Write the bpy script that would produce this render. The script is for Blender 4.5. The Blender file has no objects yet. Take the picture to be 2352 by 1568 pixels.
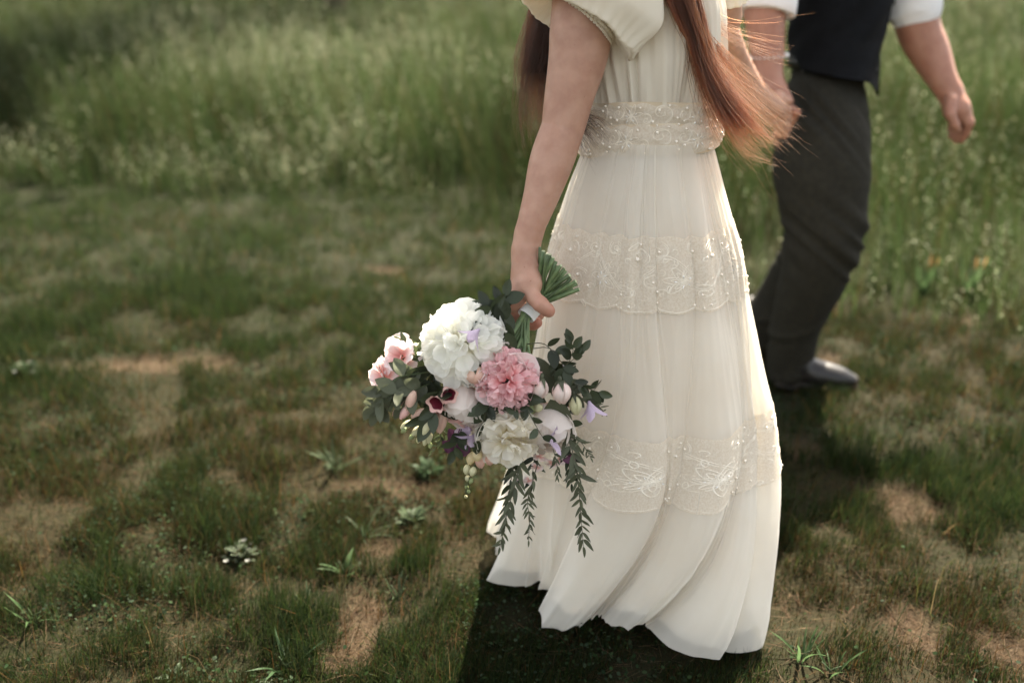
import bpy, math, random
import numpy as np
from mathutils import Vector, Matrix

random.seed(7)
RNG = np.random.default_rng(7)
SC = bpy.context.scene
COL = SC.collection

# ------------------------------------------------------------------ camera
PITCH = math.radians(20.5)
CAM_H = 1.30
cam_data = bpy.data.cameras.new('camera')
cam_data.lens = 35.0
cam_data.sensor_width = 36.0
cam_data.clip_start = 0.05
cam_data.clip_end = 2000.0
cam_data.dof.use_dof = True
cam_data.dof.focus_distance = 1.80
cam_data.dof.aperture_fstop = 1.6
cam = bpy.data.objects.new('camera', cam_data)
cam.location = (0, 0, CAM_H)
cam.rotation_euler = (math.pi / 2 - PITCH, 0, 0)
COL.objects.link(cam)
SC.camera = cam

# ------------------------------------------------------------------ sky and sun
SUN_EL = math.radians(54)
SUN_AZ = math.radians(22)            # from +Y towards +X
world = bpy.data.worlds.new('World')
SC.world = world
world.use_nodes = True
wn = world.node_tree
wn.nodes.clear()
sky = wn.nodes.new('ShaderNodeTexSky')
sky.sky_type = 'NISHITA'
sky.sun_disc = False
sky.sun_elevation = SUN_EL
sky.sun_rotation = SUN_AZ
sky.dust_density = 2.5
bg = wn.nodes.new('ShaderNodeBackground')
bg.inputs['Strength'].default_value = 0.088
wo = wn.nodes.new('ShaderNodeOutputWorld')
hz_ = wn.nodes.new('ShaderNodeHueSaturation')          # thin white summer haze over the whole sky
hz_.inputs['Saturation'].default_value = .45
ht_ = wn.nodes.new('ShaderNodeMix'); ht_.data_type = 'RGBA'; ht_.blend_type = 'MULTIPLY'; ht_.inputs[0].default_value = 1
ht_.inputs[7].default_value = (1.0, .95, .865, 1)
wn.links.new(sky.outputs['Color'], hz_.inputs['Color'])
wn.links.new(hz_.outputs['Color'], ht_.inputs[6])
wn.links.new(ht_.outputs[2], bg.inputs['Color'])
wn.links.new(bg.outputs['Background'], wo.inputs['Surface'])

sun_data = bpy.data.lights.new('sun', 'SUN')
sun_data.energy = 5.0
sun_data.angle = math.radians(0.5)
sun_data.color = (1.0, 0.90, 0.73)
sun = bpy.data.objects.new('sun', sun_data)
sdir = Vector((math.sin(SUN_AZ) * math.cos(SUN_EL), math.cos(SUN_AZ) * math.cos(SUN_EL), math.sin(SUN_EL)))
sun.rotation_euler = (-sdir).to_track_quat('-Z', 'Y').to_euler()
sun.location = sdir * 60
COL.objects.link(sun)

SC.view_settings.view_transform = 'Standard'
SC.view_settings.look = 'None'
SC.view_settings.gamma = 1.0
SC.view_settings.use_curve_mapping = False
SC.view_settings.exposure = 2.66
SC.render.engine = 'CYCLES'
SC.cycles.use_denoising = True
SC.cycles.max_bounces = 12
SC.cycles.diffuse_bounces = 8
SC.cycles.transmission_bounces = 12
SC.cycles.transparent_max_bounces = 24

# ------------------------------------------------------------------ where things stand
# A ray through the photograph (2352 x 1568 scale) met with a vertical plane at forward distance Y, or with the ground.
FPX = 2352 * 35 / 36
CP, SP = math.cos(PITCH), math.sin(PITCH)
def ray(x, y):
    a, b = (x - 1176) / FPX, (784 - y) / FPX
    return np.array([a, CP + b * SP, -SP + b * CP])
def P(x, y, Y):
    d = ray(x, y)
    return np.array([0, 0, CAM_H]) + d * (Y / d[1])
def G(x, y, z=0.0):
    d = ray(x, y)
    return np.array([0, 0, CAM_H]) + d * ((z - CAM_H) / d[2])
def pxm(p):
    """metres covered by one photo pixel at point p"""
    return (p[1] * CP + (CAM_H - p[2]) * SP) / FPX
def nrm(v):
    v = np.asarray(v, float)
    return v / (np.linalg.norm(v) + 1e-12)

# ------------------------------------------------------------------ noise
def _hash(ix, iy, s):
    h = (ix * 374761393 + iy * 668265263 + s * 974711 ) & 0xffffffff
    h = ((h ^ (h >> 13)) * 1274126177) & 0xffffffff
    return ((h ^ (h >> 16)) & 0xffffff) / float(0xffffff)
def vnoise(x, y, s=0):
    x = np.asarray(x, float); y = np.asarray(y, float)
    ix = np.floor(x).astype(np.int64); iy = np.floor(y).astype(np.int64)
    fx = x - ix; fy = y - iy
    fx = fx * fx * (3 - 2 * fx); fy = fy * fy * (3 - 2 * fy)
    a = _hash(ix, iy, s); b = _hash(ix + 1, iy, s); c = _hash(ix, iy + 1, s); d = _hash(ix + 1, iy + 1, s)
    return (a * (1 - fx) + b * fx) * (1 - fy) + (c * (1 - fx) + d * fx) * fy
def fbm(x, y, s=0, o=3):
    r = 0; a = .5; t = 0
    for k in range(o):
        r = r + a * vnoise(x * 2 ** k, y * 2 ** k, s + 17 * k); t += a; a *= .5
    return r / t
def sstep(a, b, x):
    t = np.clip((np.asarray(x, float) - a) / (b - a), 0, 1)
    return t * t * (3 - 2 * t)

# ------------------------------------------------------------------ objects
WLOC = {}
def tag(o, label=None, cat=None, group=None, kind=None):
    for k, v in (('label', label), ('category', cat), ('group', group), ('kind', kind)):
        if v: o[k] = v
    return o
def link(o, parent=None, loc=(0, 0, 0)):
    COL.objects.link(o)
    loc = np.asarray(loc, float)
    WLOC[o.name] = loc
    if parent is not None:
        o.parent = parent
        o.location = Vector(loc - WLOC[parent.name])
    else:
        o.location = Vector(loc)
    return o
def root(name, loc, label, cat, group=None):
    return tag(link(bpy.data.objects.new(name, None), None, loc), label, cat, group)
def make_mesh(name, v, f, mat=None, smooth=True, cols=None):
    """f: list of faces or an (n,3)/(n,4) array"""
    me = bpy.data.meshes.new(name)
    v = np.asarray(v, np.float32)
    if isinstance(f, np.ndarray):
        n, k = f.shape
        me.vertices.add(len(v)); me.vertices.foreach_set('co', v.ravel())
        me.loops.add(n * k); me.loops.foreach_set('vertex_index', f.astype(np.int32).ravel())
        me.polygons.add(n)
        me.polygons.foreach_set('loop_start', np.arange(0, n * k, k, dtype=np.int32))
        me.update(calc_edges=True)
    else:
        me.from_pydata(v.tolist(), [], f); me.update()
    if cols is not None:
        at = me.attributes.new('tint', 'FLOAT_COLOR', 'POINT')
        c = np.ones((len(v), 4), np.float32); c[:, :3] = cols
        at.data.foreach_set('color', c.ravel())
    if smooth:
        me.polygons.foreach_set('use_smooth', np.ones(len(me.polygons), bool))
    if mat: me.materials.append(mat)
    return me
def obj(name, v, f, mat, parent=None, smooth=True, cols=None, loc=None):
    """one mesh object; v in world coordinates; its origin at loc (default: its parent's)"""
    if loc is None:
        loc = WLOC[parent.name] if parent is not None else (0, 0, 0)
    loc = np.asarray(loc, float)
    return link(bpy.data.objects.new(name, make_mesh(name, np.asarray(v, float) - loc, f, mat, smooth, cols)), parent, loc)
def frame(yaxis, zaxis):
    y = nrm(yaxis); z = np.asarray(zaxis, float); z = nrm(z - y * np.dot(z, y)); x = np.cross(y, z)
    return np.stack([x, y, z], 1)
def place(me, name, parent, loc, R, s):
    """an object sharing mesh me, under parent, at world loc with 3x3 axes R and scale s"""
    o = bpy.data.objects.new(name, me)
    COL.objects.link(o)
    WLOC[o.name] = np.asarray(loc, float)
    o.parent = parent
    s = np.broadcast_to(np.asarray(s, float), (3,))
    M = Matrix(np.asarray(R).tolist()).to_4x4() @ Matrix.Diagonal((s[0], s[1], s[2], 1))
    M.translation = Vector(np.asarray(loc, float) - WLOC[parent.name])
    o.matrix_basis = M
    return o
class MB:
    def __init__(s): s.v = []; s.f = []; s.n = 0
    def add(s, v, f):
        s.v.append(np.asarray(v, float)); s.f += [tuple(int(i) + s.n for i in q) for q in f]; s.n += len(v)
    def tube(s, pts, r, n=7, cap=True):
        pts = np.asarray(pts, float); r = np.broadcast_to(np.asarray(r, float), (len(pts),))
        t = np.gradient(pts, axis=0); t /= np.linalg.norm(t, axis=1)[:, None] + 1e-12
        ref = np.array([0, 0, 1.0]) if abs(t[0][2]) < .9 else np.array([1.0, 0, 0])
        V = []
        for p, d, q in zip(pts, t, r):
            a = nrm(np.cross(d, ref)); b = np.cross(d, a); ref = -np.cross(d, a) if False else ref
            for k in range(n):
                w = 2 * math.pi * k / n
                V.append(p + q * (math.cos(w) * a + math.sin(w) * b))
        F = [(i * n + k, i * n + (k + 1) % n, (i + 1) * n + (k + 1) % n, (i + 1) * n + k) for i in range(len(pts) - 1) for k in range(n)]
        if cap:
            F += [tuple(range(n - 1, -1, -1)), tuple((len(pts) - 1) * n + k for k in range(n))]
        s.add(V, F)
    def grid(s, A, closed=False):
        A = np.asarray(A, float); m, n = A.shape[:2]
        V = A.reshape(-1, 3)
        F = [(i * n + j, i * n + (j + 1) % n, (i + 1) * n + (j + 1) % n, (i + 1) * n + j) for i in range(m - 1) for j in range(n if closed else n - 1)]
        s.add(V, F)
    def build(s, name, mat, parent=None, smooth=True, loc=None):
        return obj(name, np.concatenate(s.v), s.f, mat, parent, smooth, loc=loc)
def gridf(m, n, closed=False):
    i, j = np.meshgrid(np.arange(m - 1), np.arange(n if closed else n - 1), indexing='ij')
    i = i.ravel(); j = j.ravel(); j2 = (j + 1) % n
    return np.stack([i * n + j, i * n + j2, (i + 1) * n + j2, (i + 1) * n + j], 1)
def spline(pts, n):
    """Catmull-Rom through pts, n samples (any dimension)"""
    p = np.asarray(pts, float); m = len(p)
    q = np.concatenate([[2 * p[0] - p[1]], p, [2 * p[-1] - p[-2]]])
    t = np.linspace(0, m - 1 - 1e-9, n); i = t.astype(int); f = (t - i)[:, None]
    a, b, c, d = q[i], q[i + 1], q[i + 2], q[i + 3]
    return .5 * (2 * b + (c - a) * f + (2 * a - 5 * b + 4 * c - d) * f ** 2 + (3 * b - a - 3 * c + d) * f ** 3)

# ------------------------------------------------------------------ smooth bodies from blended limbs
def surface_nets(V, org, h):
    S = V < 0
    cnt = np.zeros(tuple(n - 1 for n in V.shape), np.int8)
    for a in (0, 1):
        for b in (0, 1):
            for c in (0, 1):
                cnt += S[a:a + cnt.shape[0], b:b + cnt.shape[1], c:c + cnt.shape[2]]
    act = (cnt > 0) & (cnt < 8)
    I = np.argwhere(act)
    idx = -np.ones(cnt.shape, np.int64); idx[act] = np.arange(len(I))
    acc = np.zeros((len(I), 3)); num = np.zeros(len(I))
    for ax in range(3):
        o = [k for k in range(3) if k != ax]
        for a in (0, 1):
            for b in (0, 1):
                c0 = np.zeros(3, int); c0[o[0]] = a; c0[o[1]] = b
                c1 = c0.copy(); c1[ax] = 1
                A = I + c0; B = I + c1
                va = V[A[:, 0], A[:, 1], A[:, 2]]; vb = V[B[:, 0], B[:, 1], B[:, 2]]
                m = (va < 0) != (vb < 0)
                t = np.where(m, va / np.where(m, va - vb, 1), 0)
                p = np.repeat(c0[None].astype(float), len(I), 0); p[:, ax] = t
                acc += p * m[:, None]; num += m
    verts = (I + acc / num[:, None]) * h + org
    quads = []
    for ax in range(3):
        o = [k for k in range(3) if k != ax]
        sl0 = [slice(1, -1)] * 3; sl1 = [slice(1, -1)] * 3
        sl0[ax] = slice(0, -1); sl1[ax] = slice(1, None)
        s0, s1 = S[tuple(sl0)], S[tuple(sl1)]
        E = np.argwhere(s0 != s1); inside = s0[s0 != s1]
        base = E + np.array([1 if k != ax else 0 for k in range(3)])
        def cell(da, db):
            q = base.copy(); q[:, o[0]] += da; q[:, o[1]] += db
            return idx[q[:, 0], q[:, 1], q[:, 2]]
        q = np.stack([cell(-1, -1), cell(0, -1), cell(0, 0), cell(-1, 0)], 1)
        flip = inside if ax != 1 else ~inside
        q[~flip] = q[~flip][:, ::-1]
        quads.append(q)
    q = np.concatenate(quads)
    return verts, q[(q >= 0).all(1)]
def cap(p0, p1, r0, r1, k=.012): return ('c', np.asarray(p0, float), np.asarray(p1, float), r0, r1, k)
def ell(c, r, k=.012): return ('e', np.asarray(c, float), np.asarray(r, float), k)
def chain(pts, k=.012):
    """pts: (x, y, Y, radius in photo pixels) joints"""
    out = []
    if len(pts) > 3 and k > .007:                     # long limbs: run smoothly through the joints
        pts = spline(pts, 4 * len(pts)); k = k * .3
    q = [(P(a, b, c), r) for a, b, c, r in pts]
    for (p0, r0), (p1, r1) in zip(q[:-1], q[1:]):
        out.append(cap(p0, p1, r0 * pxm(p0), r1 * pxm(p1), k))
    return out
def sdf_mesh(prims, h):
    lo = np.full(3, 1e9); hi = -lo
    for p in prims:
        if p[0] == 'c':
            R = max(p[3], p[4]); lo = np.minimum(lo, np.minimum(p[1], p[2]) - R); hi = np.maximum(hi, np.maximum(p[1], p[2]) + R)
        else:
            lo = np.minimum(lo, p[1] - p[2]); hi = np.maximum(hi, p[1] + p[2])
    lo = lo - 4 * h - .01; hi = hi + 4 * h + .01
    n = np.ceil((hi - lo) / h).astype(int) + 1
    V = np.full(n, .5, np.float32)
    ax = [lo[k] + h * np.arange(n[k]) for k in range(3)]
    for p in prims:
        k = p[-1]
        if p[0] == 'c':
            R = max(p[3], p[4]) + k + 3 * h
            a = np.minimum(p[1], p[2]) - R; b = np.maximum(p[1], p[2]) + R
        else:
            a = p[1] - p[2] - k - 3 * h; b = p[1] + p[2] + k + 3 * h
        i0 = np.maximum(((a - lo) / h).astype(int), 0); i1 = np.minimum(((b - lo) / h).astype(int) + 2, n)
        X = ax[0][i0[0]:i1[0]][:, None, None]; Y = ax[1][i0[1]:i1[1]][None, :, None]; Z = ax[2][i0[2]:i1[2]][None, None, :]
        if p[0] == 'c':
            d = p[2] - p[1]; L = float(d @ d) + 1e-12
            t = np.clip(((X - p[1][0]) * d[0] + (Y - p[1][1]) * d[1] + (Z - p[1][2]) * d[2]) / L, 0, 1)
            D = np.sqrt((X - p[1][0] - t * d[0]) ** 2 + (Y - p[1][1] - t * d[1]) ** 2 + (Z - p[1][2] - t * d[2]) ** 2) - (p[3] + t * (p[4] - p[3]))
        else:
            x, y, z = (X - p[1][0]), (Y - p[1][1]), (Z - p[1][2]); r = p[2]
            k0 = np.sqrt((x / r[0]) ** 2 + (y / r[1]) ** 2 + (z / r[2]) ** 2)
            k1 = np.sqrt((x / r[0] ** 2) ** 2 + (y / r[1] ** 2) ** 2 + (z / r[2] ** 2) ** 2) + 1e-9
            D = k0 * (k0 - 1) / k1
        W = V[i0[0]:i1[0], i0[1]:i1[1], i0[2]:i1[2]]
        hh = np.maximum(k - np.abs(W - D), 0) / k
        W[...] = np.minimum(W, D) - hh * hh * k * .25
    return surface_nets(V, lo, h)
def join(parts):
    v = []; f = []; n = 0
    for a, b in parts:
        v.append(a); f.append(np.asarray(b) + n); n += len(a)
    return np.concatenate(v), np.concatenate(f)
def vnormals(v, f):
    a = v[f[:, 1]] - v[f[:, 0]]; b = v[f[:, 2]] - v[f[:, 0]]
    fn = np.cross(a, b); N = np.zeros_like(v)
    for k in range(f.shape[1]): np.add.at(N, f[:, k], fn)
    return N / (np.linalg.norm(N, axis=1)[:, None] + 1e-12)

# ------------------------------------------------------------------ materials
def new_mat(name):
    m = bpy.data.materials.new(name); m.use_nodes = True
    nt = m.node_tree; nt.nodes.clear()
    out = nt.nodes.new('ShaderNodeOutputMaterial')
    return m, nt, out
def N(nt, kind, **kw):
    n = nt.nodes.new(kind)
    for k, v in kw.items():
        if k in n.inputs.keys(): n.inputs[k].default_value = v
        else: setattr(n, k, v)
    return n
def mixcol(nt, fac, a, b):
    n = nt.nodes.new('ShaderNodeMix'); n.data_type = 'RGBA'
    for sock, val in ((0, fac), (6, a), (7, b)):
        if hasattr(val, 'links'): nt.links.new(val, n.inputs[sock])
        else: n.inputs[sock].default_value = val if sock == 0 else (*val, 1)
    return n.outputs[2]
def noise_fac(nt, scale, detail=3, lo=.35, hi=.65, coord='Object'):
    tc = nt.nodes.new('ShaderNodeTexCoord')
    n = N(nt, 'ShaderNodeTexNoise', Scale=scale, Detail=detail)
    nt.links.new(tc.outputs[coord], n.inputs['Vector'])
    mr = N(nt, 'ShaderNodeMapRange'); mr.inputs[1].default_value = lo; mr.inputs[2].default_value = hi
    nt.links.new(n.outputs['Fac'], mr.inputs[0])
    return mr.outputs[0]
def bump(nt, src, strength, dist):
    b = N(nt, 'ShaderNodeBump', Strength=strength, Distance=dist)
    nt.links.new(src, b.inputs['Height'])
    return b.outputs['Normal']
def leafy(name, c1, c2, trans=.3, rough=.55, scale=30, spec=.3, rand=.25, attr=None, grad=None, bumps=None):
    """thin petal or leaf: principled front mixed with translucency; colour varies by noise and per object; grad: colour towards the base (uses 'tint' red channel)"""
    m, nt, out = new_mat(name)
    col = mixcol(nt, noise_fac(nt, scale), c1, c2)
    if attr:
        a = N(nt, 'ShaderNodeAttribute', attribute_name='tint'); col = a.outputs['Color']
    if grad:
        a = N(nt, 'ShaderNodeAttribute', attribute_name='tint')
        sp = N(nt, 'ShaderNodeSeparateColor'); nt.links.new(a.outputs['Color'], sp.inputs[0])
        mr = N(nt, 'ShaderNodeMapRange'); mr.inputs[1].default_value = grad[1]; mr.inputs[2].default_value = grad[2]
        nt.links.new(sp.outputs[0], mr.inputs[0])
        col = mixcol(nt, mr.outputs[0], grad[0], (0, 0, 0)) if False else None or _m3(nt, mr.outputs[0], grad[0], col)
    if rand:
        oi = N(nt, 'ShaderNodeObjectInfo')
        hs = N(nt, 'ShaderNodeHueSaturation')
        mr = N(nt, 'ShaderNodeMapRange'); mr.inputs[3].default_value = 1 - rand; mr.inputs[4].default_value = 1 + rand
        nt.links.new(oi.outputs['Random'], mr.inputs[0]); nt.links.new(mr.outputs[0], hs.inputs['Value'])
        nt.links.new(col, hs.inputs['Color']); col = hs.outputs['Color']
    p = N(nt, 'ShaderNodeBsdfPrincipled', Roughness=rough)
    p.inputs['Specular IOR Level'].default_value = spec
    t = N(nt, 'ShaderNodeBsdfTranslucent')
    nt.links.new(col, p.inputs['Base Color']); nt.links.new(col, t.inputs['Color'])
    if bumps:
        nn = bump(nt, noise_fac(nt, bumps[0], 2, 0, 1), bumps[1], bumps[2])
        nt.links.new(nn, p.inputs['Normal'])
    mx = N(nt, 'ShaderNodeMixShader'); mx.inputs[0].default_value = trans
    nt.links.new(p.outputs[0], mx.inputs[1]); nt.links.new(t.outputs[0], mx.inputs[2]); nt.links.new(mx.outputs[0], out.inputs[0])
    return m
def _m3(nt, fac, a, colsock):
    n = nt.nodes.new('ShaderNodeMix'); n.data_type = 'RGBA'
    nt.links.new(fac, n.inputs[0]); n.inputs[6].default_value = (*a, 1); nt.links.new(colsock, n.inputs[7])
    return n.outputs[2]
def solid(name, c1, c2=None, rough=.6, spec=.4, scale=20, sss=0, bumps=None, sheen=0):
    m, nt, out = new_mat(name)
    p = N(nt, 'ShaderNodeBsdfPrincipled', Roughness=rough)
    p.inputs['Specular IOR Level'].default_value = spec
    nt.links.new(mixcol(nt, noise_fac(nt, scale), c1, c2 or tuple(x * .85 for x in c1)), p.inputs['Base Color'])
    if sss:
        p.inputs['Subsurface Weight'].default_value = sss
        p.inputs['Subsurface Radius'].default_value = (1.0, .35, .18)
        p.inputs['Subsurface Scale'].default_value = .006
    if sheen:
        p.inputs['Sheen Weight'].default_value = sheen
    if bumps:
        nt.links.new(bump(nt, noise_fac(nt, bumps[0], 4, 0, 1), bumps[1], bumps[2]), p.inputs['Normal'])
    nt.links.new(p.outputs[0], out.inputs[0])
    return m
def fabric(name, c1, c2, trans, clear, scale=12, weave=0, rough=.8):
    """thin cloth: diffuse + translucent, seen through where the net is open (clear), more closed edge-on"""
    m, nt, out = new_mat(name)
    col = mixcol(nt, noise_fac(nt, scale), c1, c2)
    d = N(nt, 'ShaderNodeBsdfDiffuse', Roughness=.6); t = N(nt, 'ShaderNodeBsdfTranslucent')
    nt.links.new(col, d.inputs[0]); nt.links.new(col, t.inputs[0])
    mx = N(nt, 'ShaderNodeMixShader'); mx.inputs[0].default_value = trans
    nt.links.new(d.outputs[0], mx.inputs[1]); nt.links.new(t.outputs[0], mx.inputs[2])
    if weave:
        nt.links.new(bump(nt, noise_fac(nt, weave, 2, 0, 1), .25, .0008), d.inputs['Normal'])
    last = mx
    if clear:
        lw = N(nt, 'ShaderNodeLayerWeight', Blend=.35)
        mr = N(nt, 'ShaderNodeMapRange'); mr.inputs[1].default_value = 0; mr.inputs[2].default_value = .9
        mr.inputs[3].default_value = clear; mr.inputs[4].default_value = clear * .25
        nt.links.new(lw.outputs['Facing'], mr.inputs[0])
        tr = N(nt, 'ShaderNodeBsdfTransparent')
        m2 = N(nt, 'ShaderNodeMixShader')
        nt.links.new(mr.outputs[0], m2.inputs[0]); nt.links.new(mx.outputs[0], m2.inputs[1]); nt.links.new(tr.outputs[0], m2.inputs[2])
        last = m2
    nt.links.new(last.outputs[0], out.inputs[0])
    return m
# ================================================================== ground, lawn, meadow, trees
BARE = []          # worn, strawy patches of the lawn: centre on the ground and radii
for x, y, rx, ry in ((360, 838, .26, .09), (825, 1430, .045, .10), (790, 1515, .05, .04), (2110, 1175, .11, .05), (2060, 1140, .08, .04),
                     (1905, 830, .06, .10), (2310, 1480, .06, .06), (870, 1110, .14, .03), (1010, 1130, .10, .03), 
                     (2100, 1430, .04, .12), (2230, 735, .14, .05), (1850, 1040, .05, .06), (900, 610, .12, .05), (900, 1250, .06, .04)):
    g = G(x, y); BARE.append((g[0], g[1], rx, ry))
def bare_at(x, y):
    b = np.zeros_like(np.asarray(x, float))
    wob = .5 * (vnoise(x * 9, y * 9, 5) - .5) + .8 * (vnoise(x * 25, y * 25, 6) - .5)
    for cx, cy, rx, ry in BARE:
        d = np.sqrt(((x - cx) / rx) ** 2 + ((y - cy) / ry) ** 2) + wob
        b = np.maximum(b, 1 - sstep(.55, 1.25, d))
    return b
EDGE = np.array([[-9, 6.9], [-4.2, 6.75], [-2.4, 6.3], [-1.2, 6.0], [-.2, 5.6], [.6, 5.0], [1.3, 4.25], [2.1, 3.9], [3.4, 3.75], [9, 3.6]])
def edge_y(x): return np.interp(x, EDGE[:, 0], EDGE[:, 1]) + .8 * (vnoise(np.asarray(x) * 1.1 + 4, np.asarray(x) * 0 + 3, 8) - .5) + .45 * (vnoise(np.asarray(x) * 3.7, np.asarray(x) * 0 + 5, 9) - .5)
def height(x, y):
    near = 1 - sstep(8, 20, np.hypot(x, y))
    return near * (.05 * (fbm(x * 1.6, y * 1.6, 2) - .5) + .035 * (vnoise(x * 5.5, y * 5.5, 4) - .5) * (1 - bare_at(x, y))) - .015 * bare_at(x, y)
def lush_at(x, y): return fbm(x * 2.1 + 3, y * 2.1, 21, 3)
def dry_at(x, y):
    return np.clip(.62 * (fbm(x * 1.3, y * 1.3 + 9, 31, 2) - .5) * 2 + .5 - .19 * (np.asarray(y) - 2.3) + .5 * (vnoise(x * 7, y * 7, 33) - .5), 0, 1)

m, nt, out = new_mat('soil')
tc = N(nt, 'ShaderNodeTexCoord')
a = N(nt, 'ShaderNodeAttribute', attribute_name='tint')
nz = N(nt, 'ShaderNodeTexNoise', Scale=60, Detail=6)
nt.links.new(tc.outputs['Object'], nz.inputs['Vector'])
hs = N(nt, 'ShaderNodeHueSaturation')
mr = N(nt, 'ShaderNodeMapRange'); mr.inputs[3].default_value = .5; mr.inputs[4].default_value = 1.5
nt.links.new(nz.outputs['Fac'], mr.inputs[0]); nt.links.new(mr.outputs[0], hs.inputs['Value']); nt.links.new(a.outputs['Color'], hs.inputs['Color'])
p = N(nt, 'ShaderNodeBsdfPrincipled', Roughness=.95); p.inputs['Specular IOR Level'].default_value = .1
nt.links.new(hs.outputs['Color'], p.inputs['Base Color'])
nt.links.new(bump(nt, nz.outputs['Fac'], .6, .01), p.inputs['Normal'])
nt.links.new(p.outputs[0], out.inputs[0])
M_SOIL = m
xs = np.concatenate([-np.geomspace(400, 5, 40), np.linspace(-4.8, 4.8, 240), np.geomspace(5, 400, 40)])
ys = np.concatenate([-np.geomspace(60, 1, 16), np.linspace(.9, 9, 210), np.geomspace(9.2, 700, 50)])
gx, gy = np.meshgrid(xs, ys, indexing='ij')
gz = height(gx, gy)
b = .9 * bare_at(gx, gy)[..., None]; d = dry_at(gx, gy)[..., None]
md = sstep(-.1, .5, gy - edge_y(gx))[..., None]
cg = np.array([.032, .036, .015]) * (1 - d) + np.array([.042, .034, .015]) * d
cg = cg * (1 - b) + np.array([.15, .105, .066]) * b
cg = cg * (1 - md) + np.array([.055, .06, .025]) * md
obj('ground', np.stack([gx, gy, gz], -1).reshape(-1, 3), gridf(*gx.shape), M_SOIL, cols=.36 * cg.reshape(-1, 3))['kind'] = 'structure'
def gh(x, y): return float(height(np.array([x]), np.array([y]))[0])

M_GRASS = leafy('grass_blade', (0, 0, 0), (0, 0, 0), trans=.45, rough=.7, spec=.05, rand=0, attr=True)

def blades(x, y, z, L, W, lean, bend, az, col, segs=2):
    """n grass blades as narrow bent strips: returns verts, tris, colours"""
    n = len(x)
    dx, dy = np.cos(az), np.sin(az)
    fa = az + RNG.uniform(-1.2, 1.2, n)          # which way the flat side turns
    wx, wy = -np.sin(fa), np.cos(fa)
    V = []
    for s in range(segs + 1):
        t = s / segs
        ang = lean + bend * t
        if s == 0: px, py, pz = x.copy(), y.copy(), z.copy()
        else:
            px = px + dx * np.sin(pa) * L / segs; py = py + dy * np.sin(pa) * L / segs; pz = pz + np.cos(pa) * L / segs
        pa = ang
        w = W * (1 - t) ** .6 * .5
        if s < segs:
            V.append(np.stack([px - wx * w, py - wy * w, pz], 1)); V.append(np.stack([px + wx * w, py + wy * w, pz], 1))
        else:
            V.append(np.stack([px, py, pz], 1))
    k = 2 * segs + 1
    V = np.stack(V, 1).reshape(-1, 3)
    T = []
    for s in range(segs - 1):
        a = 2 * s; T += [(a, a + 1, a + 3), (a, a + 3, a + 2)]
    a = 2 * (segs - 1); T.append((a, a + 1, a + 2))
    F = (np.arange(n)[:, None, None] * k + np.array(T)[None]).reshape(-1, 3)
    return V, F, np.repeat(col * .40 * np.array([.98, 1.0, 1.02]), k, 0), np.stack([px, py, pz], 1)
GREENS = np.array([[.042, .072, .017], [.060, .090, .022], [.030, .058, .020], [.090, .110, .034], [.050, .078, .036]])
STRAWS = np.array([[.125, .080, .032], [.095, .052, .019], [.16, .112, .054], [.085, .043, .015], [.125, .064, .021], [.10, .080, .032]])
def pick(pal, n, jit=.45):
    c = pal[RNG.integers(0, len(pal), n)]
    return c * RNG.uniform(1 - jit, 1 + jit, (n, 1)) * RNG.uniform(.93, 1.07, (n, 3))

def lawn_batch(n, x0f, y0, y1, wmul, lmul):
    y = RNG.uniform(y0, y1, n)
    half = .60 * (y * .94 + .46) + .35
    x = RNG.uniform(-1, 1, n) * half
    keep = (y < edge_y(x) + .3) & (RNG.random(n) < (1 - .86 * bare_at(x, y)))
    clump = sstep(.2, .8, .65 * vnoise(x * 9, y * 9, 41) + .35 * vnoise(x * 23, y * 23, 42))
    keep &= RNG.random(n) < .24 + 1.1 * clump
    x, y, clump = x[keep], y[keep], clump[keep]; n = len(x)
    lush = lush_at(x, y); dry = dry_at(x, y); ba = bare_at(x, y)
    tuft = sstep(.42, .85, lush + .30 * (vnoise(x * 31, y * 31, 23) - .5) + .16 * (vnoise(x * 70, y * 70, 24) - .5))
    g = RNG.random(n) > (.17 + .46 * dry - .55 * tuft + .4 * ba)
    L = (.020 + .040 * clump + .045 * tuft) * RNG.uniform(.6, 1.4, n) * lmul * np.where(g, 1, .85)
    L = L * (1 - .5 * np.exp(-(((x - .26) / .38) ** 2 + ((y - 1.85) / .36) ** 2) ** 2))      # pressed down under the dress
    flat = (~g) & (RNG.random(n) < .35)
    lean = np.abs(RNG.normal(.25, .3, n)) + np.where(flat, .9, 0) + ba * .5
    bend = RNG.uniform(.1, 1.3, n) * np.where(flat, .4, 1)
    az = RNG.uniform(0, 2 * np.pi, n) * .75 + 2.2 + 2.5 * vnoise(x * 4, y * 4, 55)
    col = np.where(g[:, None], pick(GREENS, n), pick(STRAWS, n))
    far = sstep(2.6, 5.5, y)[:, None]
    col = col * (.86 + .14 * far)
    col = col * (1 - .35 * far) + .35 * far * np.array([.085, .122, .046])
    W = RNG.uniform(.0011, .0024, n) * wmul
    return blades(x, y, height(x, y) - .003, L, W, lean, bend, az, col)
B = [lawn_batch(250000, 0, 1.35, 2.5, .95, .95), lawn_batch(170000, 0, 2.5, 4.2, 1.5, 1.0), lawn_batch(85000, 0, 4.2, 7.3, 2.6, 1.15)]
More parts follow.
